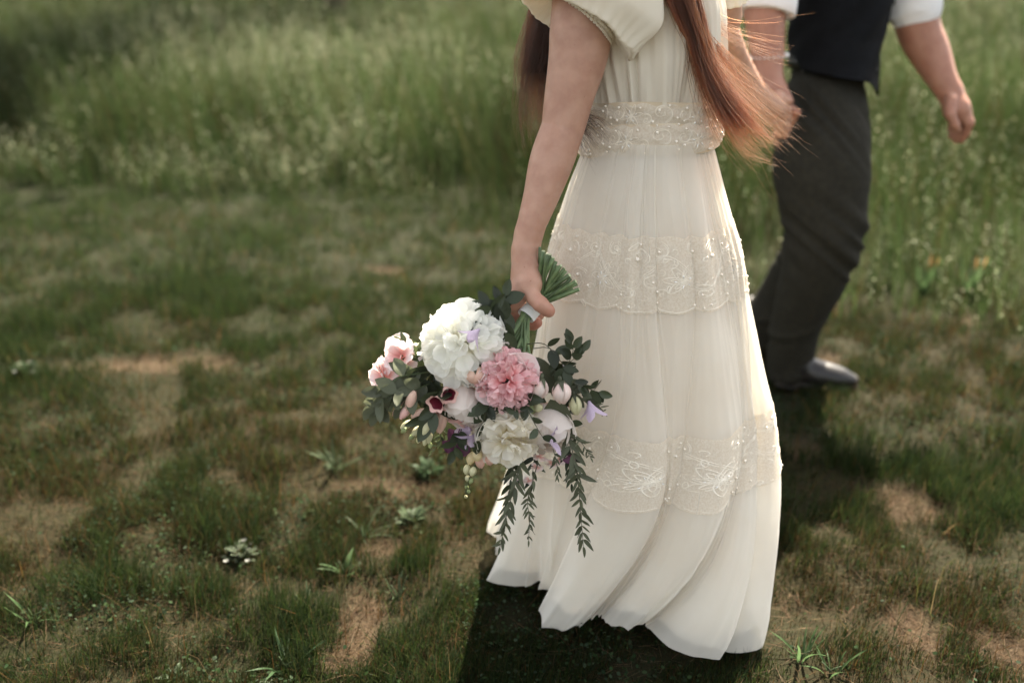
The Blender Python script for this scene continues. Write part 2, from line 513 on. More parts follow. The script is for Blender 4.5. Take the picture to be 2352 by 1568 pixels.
def litter_batch(n, y0, y1, wmul):
    # dead straw lying flat, thickest on the worn patches
    y = RNG.uniform(y0, y1, n); x = RNG.uniform(-1, 1, n) * (.60 * (y * .94 + .46) + .35)
    keep = (y < edge_y(x) + .1) & (RNG.random(n) < .06 + .94 * bare_at(x, y) + .16 * dry_at(x, y)); x, y = x[keep], y[keep]; n = len(x)
    pal = np.array([[.18, .12, .068], [.14, .086, .046], [.23, .165, .10], [.10, .06, .03], [.16, .10, .058]])
    return blades(x, y, height(x, y) + RNG.uniform(.001, .012, n), RNG.uniform(.02, .07, n), RNG.uniform(.001, .0022, n) * wmul, RNG.uniform(1.25, 1.6, n), RNG.uniform(-.3, .5, n), RNG.uniform(0, 6.28, n), pick(pal, n))
def cover_batch(n, y0, y1, s0):
    # clover and other small round leaves close to the soil, in patches
    y = RNG.uniform(y0, y1, n); x = RNG.uniform(-1, 1, n) * (.60 * (y * .94 + .46) + .35)
    keep = (y < edge_y(x)) & (RNG.random(n) < 1.5 * sstep(.52, .75, fbm(x * 3.3, y * 3.3, 91, 2)) * (1 - bare_at(x, y)) + .04); x, y = x[keep], y[keep]; n = len(x)
    p = np.stack([x, y, height(x, y) + RNG.uniform(.006, .034, n)], 1)
    nn = RNG.normal(0, .45, (n, 3)) + np.array([0, 0, 1]); nn /= np.linalg.norm(nn, axis=1)[:, None]
    a = np.cross(nn, RNG.normal(0, 1, (n, 3))); a /= np.linalg.norm(a, axis=1)[:, None]; b = np.cross(nn, a)
    s = RNG.uniform(.5, 1.2, (n, 1)) * s0
    V = np.stack([p - a * s, p - .3 * a * s + b * s * .7, p + .8 * a * s + b * s * .45, p + .8 * a * s - b * s * .45, p - .3 * a * s - b * s * .7], 1).reshape(-1, 3)
    q = np.arange(n)[:, None] * 5
    return V, np.concatenate([q + [0, 4, 1], q + [1, 4, 3], q + [1, 3, 2]]), np.repeat(.5 * pick(np.array([[.035, .065, .022], [.05, .085, .035], [.06, .09, .05], [.028, .05, .022]]), n), 5, 0), None
B += [cover_batch(38000, 1.35, 3.0, .0048), cover_batch(22000, 3.0, 6.0, .008)]
def stray_batch(n, y0, y1):
    # long thin stalks standing out of the turf, many of them dead
    y = RNG.uniform(y0, y1, n); x = RNG.uniform(-1, 1, n) * (.60 * (y * .94 + .46) + .35)
    keep = (y < edge_y(x)) & (RNG.random(n) < .25 + .9 * vnoise(x * 5, y * 5, 71)) & (((x - .26) / .40) ** 2 + ((y - 1.85) / .38) ** 2 > 1); x, y = x[keep], y[keep]; n = len(x)
    col = np.where((RNG.random(n) < .6)[:, None], pick(STRAWS, n) * 1.5, pick(GREENS, n))
    return blades(x, y, height(x, y) - .003, RNG.uniform(.06, .15, n), RNG.uniform(.0009, .002, n) * (.6 + .25 * y), np.abs(RNG.normal(.35, .3, n)), RNG.uniform(.2, 1.6, n), RNG.uniform(0, 6.28, n), col, 2)
B += [stray_batch(14000, 1.35, 5.5)]
B += [litter_batch(90000, 1.35, 2.8, 1.0), litter_batch(60000, 2.8, 6.0, 1.7)]
v, f, c = [], [], []; n0 = 0
for a in B:
    v.append(a[0]); f.append(a[1] + n0); c.append(a[2]); n0 += len(a[0])
tag(obj('lawn_grass', np.concatenate(v), np.concatenate(f), M_GRASS, smooth=False, cols=np.concatenate(c)), 'short patchy lawn grass, green mixed with dry brown straw', 'grass', kind='stuff')

# tall meadow grass beyond the mown lawn, with pale seed heads
MG = np.array([[.060, .105, .026], [.085, .135, .040], [.048, .086, .024], [.12, .155, .058], [.145, .165, .072], [.075, .118, .042]])
def meadow_batch(n, y0, y1, wmul, L0, heads):
    t = RNG.random(n)
    y = y0 + (y1 - y0) * t
    x = RNG.uniform(-1, 1, n) * (.68 * (y * .94 + .46) + 1.0)
    e = edge_y(x)
    keep = (y > e - .4 * RNG.random(n)) & (RNG.random(n) < .10 + 1.25 * vnoise(x * 3.1, y * 3.1, 61))
    x, y, e = x[keep], y[keep], e[keep]; n = len(x)
    tall = (.40 + 1.0 * fbm(x * .9, y * .9, 63, 2)) * (.30 + .70 * sstep(-.1, 1.1, y - e + .9 * (vnoise(x * 3, y * 3, 68) - .5)))
    right = sstep(.6, 1.6, x) * (1 - sstep(4.5, 7, y))
    L = L0 * tall * RNG.uniform(.55, 1.2, n) * (1 - .18 * right)
    lean = np.abs(RNG.normal(.12, .12, n)); bend = RNG.uniform(.1, .9, n) ** 1.5 * 1.3
    az = math.pi + RNG.normal(0, .9, n) + RNG.choice([0, 0, 0, 2.5], n)
    col = pick(MG, n) * (.50 + .95 * sstep(.15, .85, .6 * vnoise(x * .7, y * .7, 65) + .4 * vnoise(x * 2.2, y * 2.2, 66)))[:, None]
    br = RNG.random(n) < .10
    col[br] = pick(STRAWS, int(br.sum()))
    W = RNG.uniform(.0025, .0055, n) * wmul
    z = height(x, y) - .01
    V, F, C, tip = blades(x, y, z, L, W, lean, bend, az, col * .86, 3)
    # seed heads: loose sprays of tiny scales round the tips of some stalks
    sel = np.where(RNG.random(n) < heads * (.5 + 2.2 * sstep(.4, .8, vnoise(x * .8 + 5, y * .8, 77)) * (1 + 2.6 * np.exp(-((x + 2.4) / 1.9) ** 2 - ((y - 9.5) / 3) ** 2))))[0]
    k = 7
    hp = np.repeat(tip[sel], k, 0); m_ = len(hp)
    s = np.tile(np.linspace(-.02, .11, k), len(sel)) * 1.0
    hp = hp + RNG.normal(0, .014, (m_, 3)) * np.array([1, 1, .5]) - np.array([0, 0, 1]) * s[:, None] + np.stack([np.cos(np.repeat(az[sel], k)), np.sin(np.repeat(az[sel], k)), s * 0], 1) * (-.25 * s[:, None])
    r1 = RNG.normal(0, 1, (m_, 3)); r1 /= np.linalg.norm(r1, axis=1)[:, None]
    r2 = np.cross(r1, RNG.normal(0, 1, (m_, 3))); r2 /= np.linalg.norm(r2, axis=1)[:, None]
    sz = RNG.uniform(.004, .009, (m_, 1)) * (.7 + .3 * wmul)
    HV = np.stack([hp - r1 * sz, hp + r2 * sz * .6, hp + r1 * sz, hp - r2 * sz * .6], 1).reshape(-1, 3)
    q = np.arange(m_)[:, None] * 4
    HF = np.concatenate([q + [0, 1, 2], q + [0, 2, 3]])
    hc = .8 * np.repeat(pick(np.array([[.28, .29, .19], [.25, .255, .155], [.33, .33, .23], [.22, .25, .16]]), m_), 4, 0)
    return np.concatenate([V, HV]), np.concatenate([F, HF + len(V)]), np.concatenate([C, hc])
B = [meadow_batch(60000, 3.4, 7.5, 1.0, .78, .03), meadow_batch(54000, 6.0, 13, 1.6, .85, .10), meadow_batch(40000, 12, 30, 3.2, .9, .12), meadow_batch(22000, 30, 75, 7, .9, .10)]
v, f, c = [], [], []; n0 = 0
for a in B:
    v.append(a[0]); f.append(a[1] + n0); c.append(a[2]); n0 += len(a[0])
tag(obj('meadow_grass', np.concatenate(v), np.concatenate(f), M_GRASS, smooth=False, cols=np.concatenate(c)), 'tall pale green meadow grass with feathery seed heads', 'grass', kind='stuff')

# the big tree whose crown, above the picture, shades the far left of the meadow
M_BARK = solid('bark', (.10, .075, .05), (.05, .04, .03), rough=.95, spec=.1, scale=9, bumps=(25, .8, .03))
M_LEAF_TREE = leafy('tree_leaf', (.05, .09, .03), (.07, .115, .04), trans=.35, rough=.5, scale=3, rand=0)
def tree(loc, H, R, cz, lean, label, nleaf, ls=1.0):
    r = root('broadleaf_tree', (loc[0], loc[1], 0), label, 'tree', 'trees at the far side of the meadow')
    mb = MB()
    top = np.array([loc[0] + lean, loc[1], cz])
    trunk = spline([[loc[0], loc[1], -.2], [loc[0] + .05, loc[1], H * .2], [loc[0] + lean * .4, loc[1] + .1, cz * .7], top], 14)
    mb.tube(trunk, np.linspace(.34, .14, 14) * H / 13, 10)
    ends = []
    for k in range(11):
        s = trunk[5 + k % 8]; a = k * 2.4
        e = top + np.array([math.cos(a) * R[0] * .7, math.sin(a) * R[1] * .7, R[2] * random.uniform(-.5, .6)])
        mid = (s + e) / 2 + np.array([0, 0, .5])
        pts = spline([s, mid, e], 8); mb.tube(pts, np.linspace(.12, .025, 8) * H / 13, 6); ends.append(e)
    mb.build('trunk', M_BARK, r)
    # leaf clumps through the crown's volume
    nc = 90
    d = RNG.normal(0, 1, (nc, 3)); d /= np.linalg.norm(d, axis=1)[:, None]
    cc = top + d * (RNG.random((nc, 1)) ** .45) * np.array(R)
    cc = np.concatenate([cc, np.array(ends)])
    ci = RNG.integers(0, len(cc), nleaf)
    p = cc[ci] + RNG.normal(0, .48 * ls, (nleaf, 3)) * np.array([1, 1, .7])
    a = RNG.normal(0, 1, (nleaf, 3)); a /= np.linalg.norm(a, axis=1)[:, None]
    b = np.cross(a, RNG.normal(0, 1, (nleaf, 3))); b /= np.linalg.norm(b, axis=1)[:, None]
    s = RNG.uniform(.09, .17, (nleaf, 1)) * ls
    V = np.stack([p - a * s, p + b * s * .55, p + a * s, p - b * s * .55], 1).reshape(-1, 3)
    q = np.arange(nleaf)[:, None] * 4 + np.array([[0, 1, 2, 3]])
    obj('crown', V, q, M_LEAF_TREE, r, smooth=False)['kind'] = 'stuff'
    return r
tree((-9.3, 14.4), 13, (4.6, 3.6, 3.4), 7.6, 3.9, 'wide leafy tree left of the view whose limbs shade the dark corner of the meadow', 26000)
tree((-4.4, 26), 13, (2.6, 6.0, 3.0), 9.0, 1.6, 'leafy tree standing alone in the dark grass far beyond the lawn', 22000)
ADDED_TREE_LABELS = ['tree of the wood edge nearest the camera, left of the lawn', 'tree of the wood edge left of the meadow, second from the camera', 'tree at the far left end of the wood edge', 'tall tree of the back wood, farthest left', 'tall tree of the back wood, left of the middle one', 'tall tree in the middle of the back wood', 'tall tree of the back wood, right of the middle one', 'tall tree of the back wood, farthest right']  # unseen trees added to block sky light and darken the far left grass
for k_, (x_, y_, h_, r_, s_) in enumerate(((-9.6, 10.4, 12, 3.5, 1.1), (-14, 19, 17, 4.2, 1.5), (-19, 29, 20, 5, 1.8), (-31, 50, 26, 6.5, 2.4), (-22, 60, 26, 6.5, 2.4), (-11, 60, 25, 6.5, 2.4), (0, 62, 25, 6.5, 2.4), (11, 64, 25, 6.5, 2.4))):
    tree((x_, y_), h_, (r_, r_, 2.0 if k_ == 0 else h_ * .36), h_ * .55, 4.2 if k_ == 0 else -.3, ADDED_TREE_LABELS[k_], 16000 if k_ == 0 else 6500, s_ * (1 if k_ == 0 else 1.45))
# ================================================================== the woman in the cream dress
M_SKIN = solid('skin', (.445, .26, .185), (.37, .20, .138), rough=.48, spec=.35, scale=35, sss=.25, bumps=(420, .18, .0006))
_nt = M_SKIN.node_tree; _p = next(n for n in _nt.nodes if n.type == 'BSDF_PRINCIPLED'); _a = N(_nt, 'ShaderNodeAttribute', attribute_name='tint')
_c = _p.inputs['Base Color'].links[0].from_socket
_c = _m3(_nt, noise_fac(_nt, 150, 2, .235, .275), (.30, .15, .09), _c)          # freckles
_sc = N(_nt, 'ShaderNodeSeparateColor'); _nt.links.new(_a.outputs['Color'], _sc.inputs[0])
_mx = mixcol(_nt, _sc.outputs[0], (0, 0, 0), (.40, .15, .10)); _mn = _mx.node; _nt.links.new(_c, _mn.inputs[6]); _nt.links.new(_mx, _p.inputs['Base Color'])      # flushed knuckles and finger tips
M_SKIN_M = solid('skin_ruddy', (.33, .165, .112), (.28, .13, .086), rough=.48, spec=.35, scale=25, sss=.25, bumps=(300, .2, .0008))
M_NAIL = solid('nail', (.58, .36, .28), (.55, .33, .26), rough=.25, spec=.5)
M_TULLE = fabric('tulle', (.90, .87, .80), (.88, .84, .76), .40, .42, weave=900)
M_LINING = fabric('lining', (.87, .815, .73), (.85, .785, .69), .42, 0)
M_BODICE = fabric('bodice_cloth', (.85, .80, .69), (.82, .765, .65), .25, 0, weave=500)
M_LACE = fabric('lace_net', (.77, .69, .57), (.87, .81, .71), .32, .12, scale=300, weave=700)
M_SASH = fabric('sash_cloth', (.74, .64, .49), (.70, .60, .45), .2, 0, weave=500)
M_CORD = solid('lace_cord', (.84, .775, .665), (.80, .73, .61), rough=.8, spec=.2, scale=200)
M_PEARL = solid('pearl', (.86, .80, .70), (.82, .74, .62), rough=.18, spec=.6)
M_CRYSTAL = solid('bead', (.88, .87, .84), (.84, .83, .8), rough=.1, spec=.8)

AXY = 1.93
bride = root('person', (.25, AXY, 0), 'person in cream puff-sleeved lace dress with long red hair, holding the bouquet', 'person')

# ---- body: one skin; only arms show
def rest(*p): return np.array(p, float)
BX = .27
body = [
    cap(rest(BX, 1.97, 1.36), rest(BX - .005, 1.96, 1.16), .105, .10, .04), cap(rest(BX, 1.96, 1.16), rest(BX, 1.95, 1.0), .10, .105, .04),
    cap(rest(BX - .02, 1.95, .92), rest(BX - .02, 1.95, .86), .095, .095, .05),
    cap(rest(BX - .01, 1.90, .84), rest(BX - .05, 1.90, .46), .060, .048, .03), cap(rest(BX - .05, 1.88, .46), rest(BX - .08, 1.89, .09), .052, .036, .03),
    cap(rest(BX, 2.00, .84), rest(BX + .06, 2.02, .46), .060, .048, .03), cap(rest(BX + .06, 2.04, .46), rest(BX + .02, 2.04, .09), .052, .036, .03),
    cap(rest(BX - .10, 1.89, .045), rest(BX + .07, 1.885, .03), .034, .022, .02), cap(rest(BX, 2.04, .045), rest(BX + .17, 2.04, .03), .034, .022, .02),
    cap(rest(BX, 1.86, 1.36), rest(BX, 2.10, 1.36), .06, .06, .05), cap(rest(BX, 1.98, 1.38), rest(BX + .02, 1.98, 1.50), .052, .048, .03),
    ell(rest(BX + .03, 1.98, 1.58), rest(.098, .078, .118), .03), cap(rest(BX + .10, 1.98, 1.52), rest(BX + .112, 1.98, 1.515), .03, .028, .03),
    cap(rest(BX + .125, 1.98, 1.595), rest(BX + .138, 1.98, 1.565), .009, .014, .012), cap(rest(BX + .115, 1.965, 1.542), rest(BX + .115, 1.995, 1.542), .01, .01, .008),
    cap(rest(BX + .03, 1.90, 1.58), rest(BX + .025, 1.898, 1.56), .02, .014, .008), cap(rest(BX + .03, 2.06, 1.58), rest(BX + .025, 2.062, 1.56), .02, .014, .008),
]
body += [cap(P(1655, 40, 2.2), P(1640, -90, 2.12), .045, .05, .03)]
arm_r = chain([(1352, -90, 1.86, 74), (1336, 60, 1.83, 72), (1328, 130, 1.82, 67), (1309, 215, 1.81, 57), (1293, 295, 1.80, 49)], .008) + \
        chain([(1293, 295, 1.80, 49), (1267, 370, 1.785, 50), (1243, 450, 1.765, 40.5), (1215, 535, 1.745, 31), (1206, 585, 1.74, 28)], .008)
arm_r += chain([(1214, 540, 1.755, 28), (1207, 590, 1.755, 27)], .015)          # the wrist is broader than thick
# ---- right hand, closed round the stems of the bouquet
hand = chain([(1207, 580, 1.738, 29), (1207, 625, 1.728, 31)], .012)
for mc, t, r in (((1187, 676), 1.712, 18), ((1184, 674), 1.732, 18), ((1186, 668), 1.75, 17), ((1190, 660), 1.767, 15)):
    hand += chain([(1203, 605, .5 * (t + 1.745), 22), (mc[0], mc[1], t, r)], .009)
hand += chain([(1218, 612, 1.725, 20), (1221, 650, 1.706, 22), (1219, 672, 1.698, 20)], .012)                        # ball of the thumb
hand += chain([(1216, 666, 1.698, 20), (1228, 686, 1.684, 17), (1241, 698, 1.677, 18), (1250, 706, 1.675, 15.5), (1259, 713, 1.677, 15.5), (1262, 715.5, 1.678, 12)], .004)   # thumb over the ribbon
hand += chain([(1202, 655, 1.706, 17), (1184, 684, 1.708, 19), (1178, 700, 1.708, 17)], .012)                              # web between thumb and forefinger
hand += chain([(1181, 682, 1.712, 18.5), (1175, 716, 1.722, 16.5), (1198, 746, 1.752, 14.5), (1226, 745, 1.748, 13), (1234, 741, 1.744, 12)], .0042)
hand += chain([(1180, 680, 1.732, 18), (1175, 711, 1.744, 16), (1204, 736, 1.776, 14), (1236, 724, 1.764, 12.5), (1240, 722, 1.762, 11)], .0042)
hand += chain([(1182, 672, 1.750, 17), (1178, 704, 1.764, 15), (1208, 726, 1.792, 13), (1238, 708, 1.776, 11.5)], .0042)
hand += chain([(1186, 664, 1.767, 15), (1184, 694, 1.782, 13), (1214, 712, 1.800, 11.5), (1240, 694, 1.784, 10)], .0042)
arm_l = chain([(1640, -60, 2.15, 40), (1652, 40, 2.30, 38), (1672, 110, 2.42, 36), (1712, 190, 2.60, 33), (1742, 225, 2.70, 26)], .02)
arm_l += chain([(1738, 222, 2.69, 27), (1772, 243, 2.80, 27), (1782, 250, 2.83, 25)], .015)
for dx, dy, t in ((0, 0, 2.85), (-2, 14, 2.86), (-6, 28, 2.87), (-10, 38, 2.88)):
    arm_l += chain([(1778 + dx, 240 + dy * .6, t - .03, 14), (1803 + dx, 252 + dy, t, 12.5), (1810 + dx, 268 + dy, t + .03, 11), (1794 + dx, 272 + dy, t + .045, 10)], .006)
arm_l += chain([(1766, 230, 2.78, 15), (1790, 222, 2.82, 12.5), (1806, 232, 2.83, 10.5)], .008)
RED = [P(*q) for q in ((1174, 716, 1.722), (1234, 741, 1.744), (1198, 746, 1.75), (1260, 713, 1.677), (1241, 698, 1.677), (1178, 690, 1.71), (1168, 705, 1.72), (1228, 742, 1.75))]
bv, bf = join([sdf_mesh(body, .009), sdf_mesh(arm_r + hand, .0025), sdf_mesh(arm_l, .0035)])
rd = np.zeros(len(bv))
for q, s_ in zip(RED, (.02, .018, .02, .013, .012, .016, .018, .018)): rd = np.maximum(rd, np.exp(-((bv - q) ** 2).sum(1) / s_ ** 2))
rd = np.clip(rd * .9 + .25 * (fbm(bv[:, 0] * 30 + bv[:, 1] * 17, bv[:, 2] * 22, 44) - .5), 0, 1)
body_o = obj('body', bv, bf, M_SKIN, bride, cols=np.stack([rd, rd, rd], 1))
# thumbnail
def nail(name, c, along, out, w, l, parent, mat):
    R = frame(along, out); th = np.linspace(-1, 1, 7); A = []
    for t in np.linspace(-1, 1, 6):
        ww = w * math.sqrt(max(.25, 1 - max(0, t) ** 2 * .8))
        A.append([c + R @ np.array([ww * u, l * t, -.35 * w * u * u + .0006 * (1 - t * t)]) for u in th])
    mb = MB(); mb.grid(A); return mb.build(name, mat, parent)
tp = P(1262, 708, 1.672)
_o = nrm([.62, -.70, .35]); tp = P(1258, 712, 1.677) + _o * 14.2 * pxm(P(1258, 712, 1.677))
nail('thumbnail', tp, P(1268, 713, 1.676) - P(1254, 701, 1.672), _o, .0050, .0065, bride, M_NAIL)

# ---- skirt: rows of left and right outline (photo pixels on the plane of the axis), then depth
SK = np.array([  # y, left, right, half depth
    [335, 1338, 1642, .115], [430, 1302, 1666, .145], [570, 1258, 1705, .175], [740, 1234, 1730, .200], [900, 1214, 1748, .220],
    [1050, 1190, 1744, .228], [1150, 1170, 1740, .229], [1240, 1156, 1728, .227], [1330, 1140, 1728, .224]], float)
_c = np.array([P((a + b) / 2, y, AXY) for y, a, b, d in SK]); _l = np.array([P(a, y, AXY) for y, a, b, d in SK]); _r = np.array([P(b, y, AXY) for y, a, b, d in SK])
SZ = _c[:, 2][::-1]; SCX = (.5 * (_l + _r))[:, 0][::-1]; SA = (.5 * (_r - _l))[:, 0][::-1]; SB = SK[:, 3][::-1]
ZTOP = SZ[-1]
KF = [(7, .55, .4), (11, .9, 1.2), (17, .65, 2.1), (23, .5, 4.0), (37, .22, 1.3)]
def skirt(u, z, off=0.0, fold=1.0, lift=True):
    """point of the cloth at angle u (-pi/2 faces the camera) and height z"""
    u = np.asarray(u, float); z = np.asarray(z, float)
    s = np.clip((ZTOP - z) / ZTOP, 0, 1.05)
    front = np.exp(-((np.angle(np.exp(1j * (u + .95))) / .9) ** 2))
    tw = (.62 * front + .10) * np.clip((.40 - z) / .40, 0, 1) ** 1.6            # the wind carries the hem folds back
    uu = u - tw
    w = u + .22 * np.sin(2 * u + 1) + .12 * np.sin(5 * u + 2.2) + .05 * np.sin(11 * u)
    lo = sstep(.15, .75, s); hi = 1 - sstep(.05, .5, s)
    f = 0; g = 0
    for k, a, ph in KF:
        wt = a * (lo if k < 12 else (.35 * hi + .65 * lo if k < 20 else (.8 * hi + .25)))
        ph2 = ph + 1.1 * np.sin(3 * s + k)
        f = f + wt * np.cos(k * w + ph2); g = g + wt * (1.9 if k in (17, 23) else 1.25) / k * np.sin(k * w + ph2)
    f = .75 * f + .5 * np.abs(f) - .2
    # sharp little creases where the net doubles on itself
    for k, a, ph in ((31, .16, .3), (47, .11, 2.0), (67, .06, 4.4)):
        c_ = np.cos(k * (w + .10 * np.sin(3 * u + k)) + ph + (2.2 + .05 * k) * np.sin(2.3 * s + k))
        f = f + a * (1 - 2.2 * np.abs(c_) ** .7) * (.45 + .8 * sstep(.5, 1, s) + .9 * hi) * (.5 + .5 * np.sin(5 * u + k + 4 * s))
    amp = (.0045 + .027 * s ** 1.1 + .014 * sstep(.75, 1.0, s)) * fold
    x = np.interp(z, SZ, SCX); a = np.interp(z, SZ, SA); b = np.interp(z, SZ, SB)
    um = uu + g * fold
    X = x + (a - .006 + amp * f + off) * np.cos(um)
    Y = AXY + (b + amp * f + off) * np.sin(um) - sstep(.50, .05, z) * (.08 * (X - x) + .075 * np.exp(-((X - x - .17) / .12) ** 2) * (np.sin(um) < 0) * np.abs(np.sin(um)))
    return X, Y, z
def hemz(u):
    return .048 + .012 * np.sin(5 * u + .6) + .009 * np.sin(13 * u + 2) + .012 * np.exp(-((np.angle(np.exp(1j * (u + 2.75))) / .5) ** 2))
def skirt_sheet(nu, nz, zlow, off, fold):
    u = np.linspace(-math.pi, math.pi, nu, endpoint=False)
    t = np.linspace(0, 1, nz)[:, None]
    zb = zlow(u)[None, :]
    z = ZTOP + .02 + (zb - ZTOP - .02) * t
    X, Y, Z = skirt(u[None, :] + 0 * z, z, off, fold)
    return np.stack([X, Y, Z], -1).reshape(-1, 3), gridf(nz, nu, True)
v, f = skirt_sheet(360, 70, lambda u: hemz(u) + .016, -.022, .5)
lining = obj('skirt_lining', v, f, M_LINING, bride)
v, f = skirt_sheet(820, 120, hemz, 0, 1.0)
tulle = obj('tulle_skirt', v, f, M_TULLE, bride)
v, f = skirt_sheet(600, 84, lambda u: hemz(u + .2) + .022 + .012 * np.sin(3 * u), -.010, .8)
tulle2 = obj('tulle_underlayer', v, f, M_TULLE, bride)

# ---- lace bands: net with scalloped edges, raised cord drawn in paisleys and flowers, pearls and beads
def spiral(cx, cy, r0, turns, a0, flip=1, n=22):
    t = np.linspace(0, 1, n); a = a0 + flip * turns * 2 * math.pi * t; r = r0 * (1 - .85 * t)
    return np.stack([cx + r * np.cos(a), cy + r * np.sin(a)], 1)
def leaf2(cx, cy, l, w, a, n=15):
    t = np.linspace(0, 2 * math.pi, n); x = l * .5 * (1 - np.cos(t)); y = w * np.sin(t) * (1 - x / l * .3)
    return np.stack([cx + x * math.cos(a) - y * math.sin(a), cy + x * math.sin(a) + y * math.cos(a)], 1)
def lace_lines(H, per):
    """cord lines of one repeat in metres: u along, v up from the band's foot"""
    L = []
    fx, fy = .30 * per, .42 * H
    for k in range(7): L.append(leaf2(fx, fy, .030, .0075, k * 2 * math.pi / 7 + .3)); L.append(leaf2(fx, fy, .019, .0035, k * 2 * math.pi / 7 + .3))
    for cx, cy, r, fl, a0 in ((.72 * per, .70 * H, .026, 1, -1.2), (.10 * per, .80 * H, .020, -1, 1.0), (.62 * per, .24 * H, .021, -1, 2.4), (.92 * per, .42 * H, .022, 1, .4), (.46 * per, .78 * H, .018, 1, 2.0)):
        L.append(spiral(cx, cy, r, 1.6, a0, fl)); L.append(spiral(cx, cy, r + .006, .8, a0 + .2, fl)); L.append(spiral(cx, cy, r + .0025, 1.1, a0, fl))
    for k in range(5): L.append(leaf2((.55 + .08 * k) * per, (.06 + .03 * (k % 2)) * H + .012, .018, .005, .5 + .5 * k))
    r = np.random.default_rng(3)
    L = L[:14] + [spiral(cx * per, cy * H, q, 1.4, a, f) for cx, cy, q, a, f in ((.78, .74, .017, -1.2, 1), (.08, .80, .014, 1.0, -1), (.64, .26, .014, 2.4, -1), (.93, .40, .016, .4, 1), (.45, .80, .012, 2.0, 1))] + [spiral(cx * per, cy * H, q + .0035, .8, a + .2, f) for cx, cy, q, a, f in ((.78, .74, .017, -1.2, 1), (.08, .80, .014, 1.0, -1), (.64, .26, .014, 2.4, -1), (.93, .40, .016, .4, 1), (.45, .80, .012, 2.0, 1))]
    for k in range(34):
        cx, cy = r.uniform(0, per), r.uniform(.08, .95) * H
        if math.hypot(cx - fx, cy - fy) > .026: L.append(spiral(cx, cy, r.uniform(.004, .009), r.uniform(.35, .8), r.uniform(0, 6.3), 1, 9))
    for k in range(12): L.append(leaf2(r.uniform(0, per), r.uniform(.05, .9) * H, r.uniform(.010, .018), .003, r.uniform(0, 6.3), 11))
    t = np.linspace(0, 1, 30); L.append(np.stack([t * per, .010 * (1 - np.abs(np.sin(t * 2 * math.pi))) + .004], 1))
    t = np.linspace(0, 1, 40); L.append(np.stack([t * per, H * (.5 + .22 * np.sin(2 * math.pi * t + .8))], 1)); L.append(np.stack([t * per, H * (.53 + .22 * np.sin(2 * math.pi * t + .8))], 1))
    return L
def sash_lines(H, per):
    L = []; fx, fy = .30 * per, .45 * H
    for k in range(6): L.append(leaf2(fx, fy, .022, .004, k * math.pi / 3 + .2))
    for cx, cy, r, fl, a0 in ((.74 * per, .60 * H, .017, 1, -1.2), (.06 * per, .55 * H, .014, -1, 1.0), (.55 * per, .30 * H, .011, -1, 2.4)):
        L.append(spiral(cx, cy, r, 1.3, a0, fl)); L.append(spiral(cx, cy, r + .003, .7, a0, fl))
    return L
def lace_pearls(H, per):
    R = []
    for cx, cy, r in ((.72, .70, .0033), (.10, .80, .0025), (.62, .24, .0028), (.92, .42, .0028), (.46, .78, .0024), (.80, .88, .0022), (.52, .10, .0024), (.60, .07, .0022), (.68, .10, .0024), (.05, .30, .0026), (.97, .16, .0022)):
        R.append((cx * per, cy * H, r, 'p', 0))
    for k in range(5): R.append((.30 * per + .010 * math.cos(k * 1.257 + .5), .42 * H + .010 * math.sin(k * 1.257 + .5), .0032, 'b', k * 1.257 + .5))
    return R
def uv_sphere(n=10, m=7):
    V = [[0, 0, 1]]; F = []
    for i in range(1, m):
        a = math.pi * i / m
        V += [[math.sin(a) * math.cos(2 * math.pi * j / n), math.sin(a) * math.sin(2 * math.pi * j / n), math.cos(a)] for j in range(n)]
    V.append([0, 0, -1]); e = len(V) - 1
    for j in range(n):
        F.append((0, 1 + j, 1 + (j + 1) % n)); F.append((e, 1 + (m - 2) * n + (j + 1) % n, 1 + (m - 2) * n + j))
        for i in range(m - 2): F.append((1 + i * n + j, 1 + (i + 1) * n + j, 1 + (i + 1) * n + (j + 1) % n, 1 + i * n + (j + 1) % n))
    return V, F
PEARL_ME = make_mesh('pearl', *uv_sphere(), M_PEARL)
BEAD_ME = make_mesh('bead', np.array(uv_sphere(8, 6)[0]) * [.32, 1, .32], uv_sphere(8, 6)[1], M_CRYSTAL)
